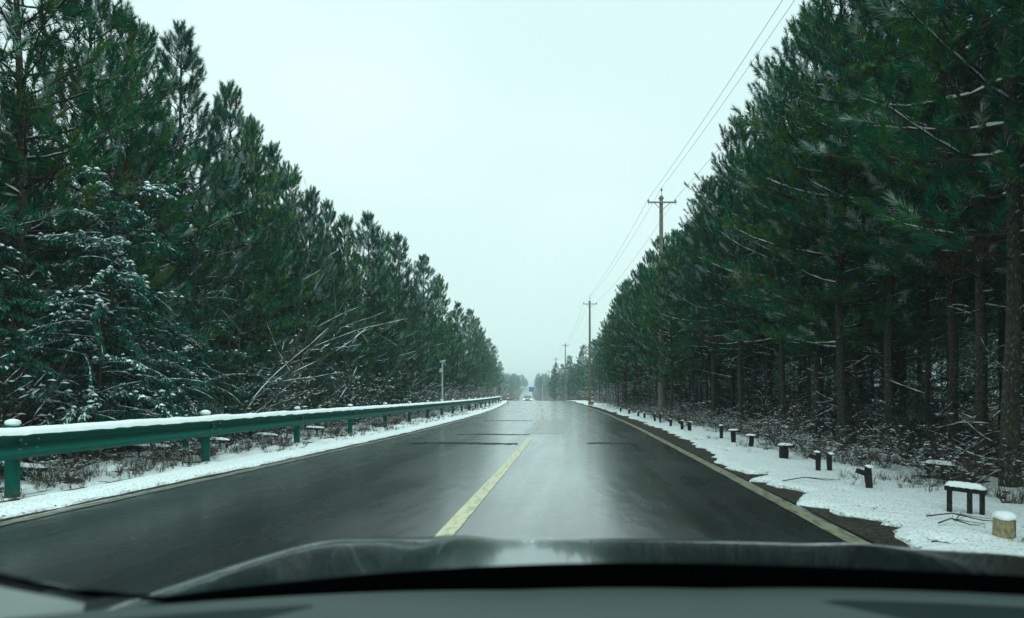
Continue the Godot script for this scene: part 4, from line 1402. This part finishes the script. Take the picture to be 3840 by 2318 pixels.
func build_own_car() -> void:
	var root := thing("own_car", "dark car seen from inside, its wet bonnet and grey dashboard along the bottom", "car", Vector3(0.22, 0, 0), -0.0925)
	var paint := mat("bonnet_paint", lin(0.006, 0.010, 0.014), 0.16, 0.6)
	paint.roughness_texture = noise_tex(0.03, 5, 81, ramp([[0.0, Color(0.5, 0.5, 0.5)], [0.6, Color(0.8, 0.8, 0.8)], [1.0, Color(1, 1, 1)]]))
	paint.normal_enabled = true
	paint.normal_texture = noise_tex(0.09, 3, 82, null, true, 1.5)
	paint.normal_scale = 0.12
	paint.uv1_triplanar = true
	paint.uv1_scale = Vector3.ONE * 3.0
	paint.clearcoat_enabled = true
	paint.clearcoat = 0.7
	paint.clearcoat_roughness = 0.06
	var black := mat("black_trim", lin(0.0015, 0.002, 0.003), 0.6, 0.2)
	var dash := mat("dash_vinyl", lin(0.060, 0.080, 0.077), 0.6, 0.4)
	dash.normal_enabled = true
	dash.normal_texture = noise_tex(0.15, 3, 83, null, true, 2.0)
	dash.normal_scale = 0.3
	dash.uv1_triplanar = true
	dash.uv1_scale = Vector3.ONE * 5.0
	var dark := mat("dash_dark", lin(0.010, 0.020, 0.022), 0.6, 0.3)
	var light := mat("pillar_trim_grey", lin(0.5, 0.54, 0.52), 0.7, 0.3)
	put("bonnet", grid(60, 56, func(a, t):
		var u := lerpf(-0.97, 0.97, a)
		var w := lerpf(base_w(u) + 0.10, 2.05 - 0.25 * u * u, t)
		return V(u, hood_y(w, u), w)), paint, root)
	put("rim_highlight", grid(70, 5, func(a, t):  # pale strip shaped to imitate the bright reflection along the bonnet's front edge
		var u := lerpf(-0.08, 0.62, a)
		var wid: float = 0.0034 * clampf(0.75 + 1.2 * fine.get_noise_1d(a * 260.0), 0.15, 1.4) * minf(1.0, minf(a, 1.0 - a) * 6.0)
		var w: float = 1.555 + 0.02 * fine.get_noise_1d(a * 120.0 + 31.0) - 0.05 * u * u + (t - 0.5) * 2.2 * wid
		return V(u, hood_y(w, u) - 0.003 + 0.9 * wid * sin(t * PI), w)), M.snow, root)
	# flanks and nose close the front down to the bumper
	for s in [-1.0, 1.0]:
		put("wing", grid(20, 6, func(a, t):
			var q: float = a if s > 0 else 1.0 - a
			var w: float = lerpf(base_w(0.97) + 0.10, 1.815, q)
			var top := hood_y(w, 0.97)
			return V(s * (0.97 + 0.02 * sin(t * PI)), lerpf(top, 0.28, t), w)), paint, root)
	put("nose", grid(24, 6, func(a, t):
		var u := lerpf(0.97, -0.97, a)
		var w := 2.05 - 0.25 * u * u
		return V(u, lerpf(hood_y(w, u), 0.25, 1.0 - t), w + 0.05 * sin(t * PI))), paint, root)
	for s in [-1.0, 1.0]:
		var t := Buf.new()
		t.tube([V(s * 0.87, 0.32, 1.35), V(s * 0.66, 0.32, 1.35)], [0.32, 0.32], 20, Color.WHITE, true)
		put("tyre", t.mesh(), M.tyre_rubber, root)
	# cowl below the glass, frit band on it, rubber gap to the bonnet
	put("cowl", grid(40, 4, func(a, t):
		var u := lerpf(-0.86, 0.86, a)
		return V(u, lerpf(base_y(u) - 0.02, hood_y(base_w(u) + 0.10, u) - 0.012, t), lerpf(base_w(u) + 0.002, base_w(u) + 0.14, t))), black, root)
	put("frit_band", grid(48, 6, func(a, t):
		var u := lerpf(-1.0, 1.0, a)
		var up := lerpf(0.0, 0.11 + (-0.08 if u < 0.0 else 0.05) * u * u, t)
		return glass_at(u, up) + Vector3(0, -0.003, 0.003)), black, root)
	for s in [-1.0, 1.0]:
		put("frit_edge", grid(3, 40, func(a, t):
			var q: float = a if s > 0 else 1.0 - a
			return glass_at(s * lerpf(0.985, 1.0, q), t) + Vector3(0, -0.0045, 0.0045)), black, root)
	var pane := mat("windscreen_glass", Color(1, 1, 1, 0.02), 0.02, 0.16)
	pane.transparency = BaseMaterial3D.TRANSPARENCY_ALPHA
	put("windscreen", grid(40, 24, func(a, t): return glass_at(lerpf(-1.0, 1.0, a), t)), pane, root)
	# dashboard
	put("dashboard", grid(60, 90, func(a, t):
		var u := lerpf(-0.84, 0.84, a)
		var w: float = base_w(u) - 0.065 - 0.42 * t
		var y := dash_y(u) + 0.004 * sin(t * PI) - 0.12 * smoothstep(0.6, 1.0, t) - 0.003 * exp(-pow((t - 0.06) / 0.01, 2.0))
		y -= 0.022 * (1.0 - smoothstep(-0.01, 0.015, t))
		return V(u, y, w)), dash, root)
	for s in [-1.0, 1.0]:
		put("dash_inlay", grid(24, 8, func(a, t):
			var tt := lerpf(0.13 if s > 0 else 0.10, 0.55, t)
			var u0: float = lerpf(0.06, 0.26, t) if s > 0 else -0.82
			var u1: float = 0.84 if s > 0 else lerpf(-0.50, -0.72, t)
			var u := lerpf(u0, u1, a)
			var w := base_w(u) - 0.065 - 0.42 * tt
			var rim := minf(minf(a, 1.0 - a) * 8.0, minf(t * 10.0, 1.0))
			return V(u, dash_y(u) + 0.004 * sin(tt * PI) - 0.003 + 0.006 * clampf(rim, 0.0, 1.0), w)), dark, root)
	# trim at the foot of the pillar, pillars and roof
	for s in [-1.0, 1.0]:
		put("pillar_trim", grid(14, 6, func(a, t):
			var q: float = a if s > 0 else 1.0 - a
			var p := glass_at(s, 0.3 * q)
			return p + Vector3(s * 0.03 * t * q, -0.008 - 0.16 * t, 0.012 + 0.05 * sin(t * PI * 0.5))), light, root)
		put("pillar", grid(4, 14, func(a, t):
			var q: float = a if s > 0 else 1.0 - a
			return glass_at(s, t) + Vector3(s * lerpf(0.0, 0.06, q), 0.012 * sin(q * PI), 0.03 * q)), paint, root)
	put("roof", grid(16, 12, func(a, t):
		var u := lerpf(1.0, -1.0, a)
		var p := glass_at(u, 1.0)
		return Vector3(p.x, p.y + 0.05 * sin(t * PI * 0.9), p.z + 1.7 * t)), paint, root)
	put("headliner", grid(16, 12, func(a, t):
		var u := lerpf(-1.0, 1.0, a)
		var p := glass_at(u, 1.0)
		return Vector3(p.x * 0.98, p.y - 0.03 + 0.05 * sin(t * PI * 0.9), p.z + 0.01 + 1.68 * t)), light, root)

# ----------------------------------------------------------------
func _ready() -> void:
	var cam := Camera3D.new()
	cam.name = "camera"
	cam.near = 0.05
	cam.far = 3000.0
	cam.projection = Camera3D.PROJECTION_FRUSTUM
	cam.size = 2.0 * 0.05 * (743.5 / 1450.0)
	cam.frustum_offset = Vector2(0.0, 0.05 * (950.0 - 743.5) / 1450.0)
	cam.position = Vector3(0, EYE, 0)
	var lens := CameraAttributesPhysical.new()
	lens.frustum_focal_length = 24.0
	lens.exposure_aperture = 2.8
	lens.frustum_focus_distance = 40.0
	cam.attributes = lens
	add_child(cam)
	cam.current = true

	var sky := ProceduralSkyMaterial.new()
	sky.sky_top_color = Color(0.815, 0.925, 0.928)
	sky.sky_horizon_color = Color(0.80, 0.915, 0.900)
	sky.sky_curve = 0.3
	sky.ground_bottom_color = Color(0.3, 0.33, 0.33)
	sky.ground_horizon_color = Color(0.6, 0.68, 0.68)
	sky.sun_angle_max = 1.0
	# faint cloud tone
	sky.sky_cover = noise_tex(0.006, 4, 91, ramp([[0.0, Color(0, 0, 0, 1)], [0.35, Color(0.05, 0.05, 0.05, 1)], [1.0, Color(1, 1, 1, 1)]]), false, 4.0, 512)
	sky.sky_cover_modulate = Color(0.42, 0.36, 0.37)
	var env := Environment.new()
	env.background_mode = Environment.BG_SKY
	env.sky = Sky.new()
	env.sky.sky_material = sky
	env.background_energy_multiplier = 0.738
	env.tonemap_mode = Environment.TONE_MAPPER_LINEAR
	env.tonemap_exposure = 1.62
	env.fog_enabled = true
	env.fog_density = 0.0006
	env.fog_light_color = Color(0.84, 0.95, 0.97)
	env.volumetric_fog_enabled = true
	env.volumetric_fog_density = 0.0
	env.sdfgi_enabled = true
	env.ssao_enabled = true
	env.ssil_enabled = true
	var we := WorldEnvironment.new()
	we.name = "environment"
	we.environment = env
	add_child(we)
	var sun := DirectionalLight3D.new()
	sun.name = "sun"
	sun.light_energy = 0.5
	sun.light_color = Color(0.87, 1.0, 0.98)
	sun.light_angular_distance = 80.0
	sun.rotation_degrees = Vector3(-62, 20, 0)
	sun.shadow_enabled = true
	sun.sky_mode = DirectionalLight3D.SKY_MODE_LIGHT_ONLY
	add_child(sun)

	noise.seed = 3
	noise.frequency = 0.05
	fine.seed = 9
	fine.frequency = 0.05
	fine.fractal_octaves = 3
	materials()
	build_ground()
	build_markings()
	build_forest()
	build_guardrail()
	build_poles()
	build_undergrowth()
	build_roadside()
	build_oncoming_car()
	build_own_car()
	build_litter()
	build_haze()
	for p in pines_full + pines_high + pines_far:
		p.free()
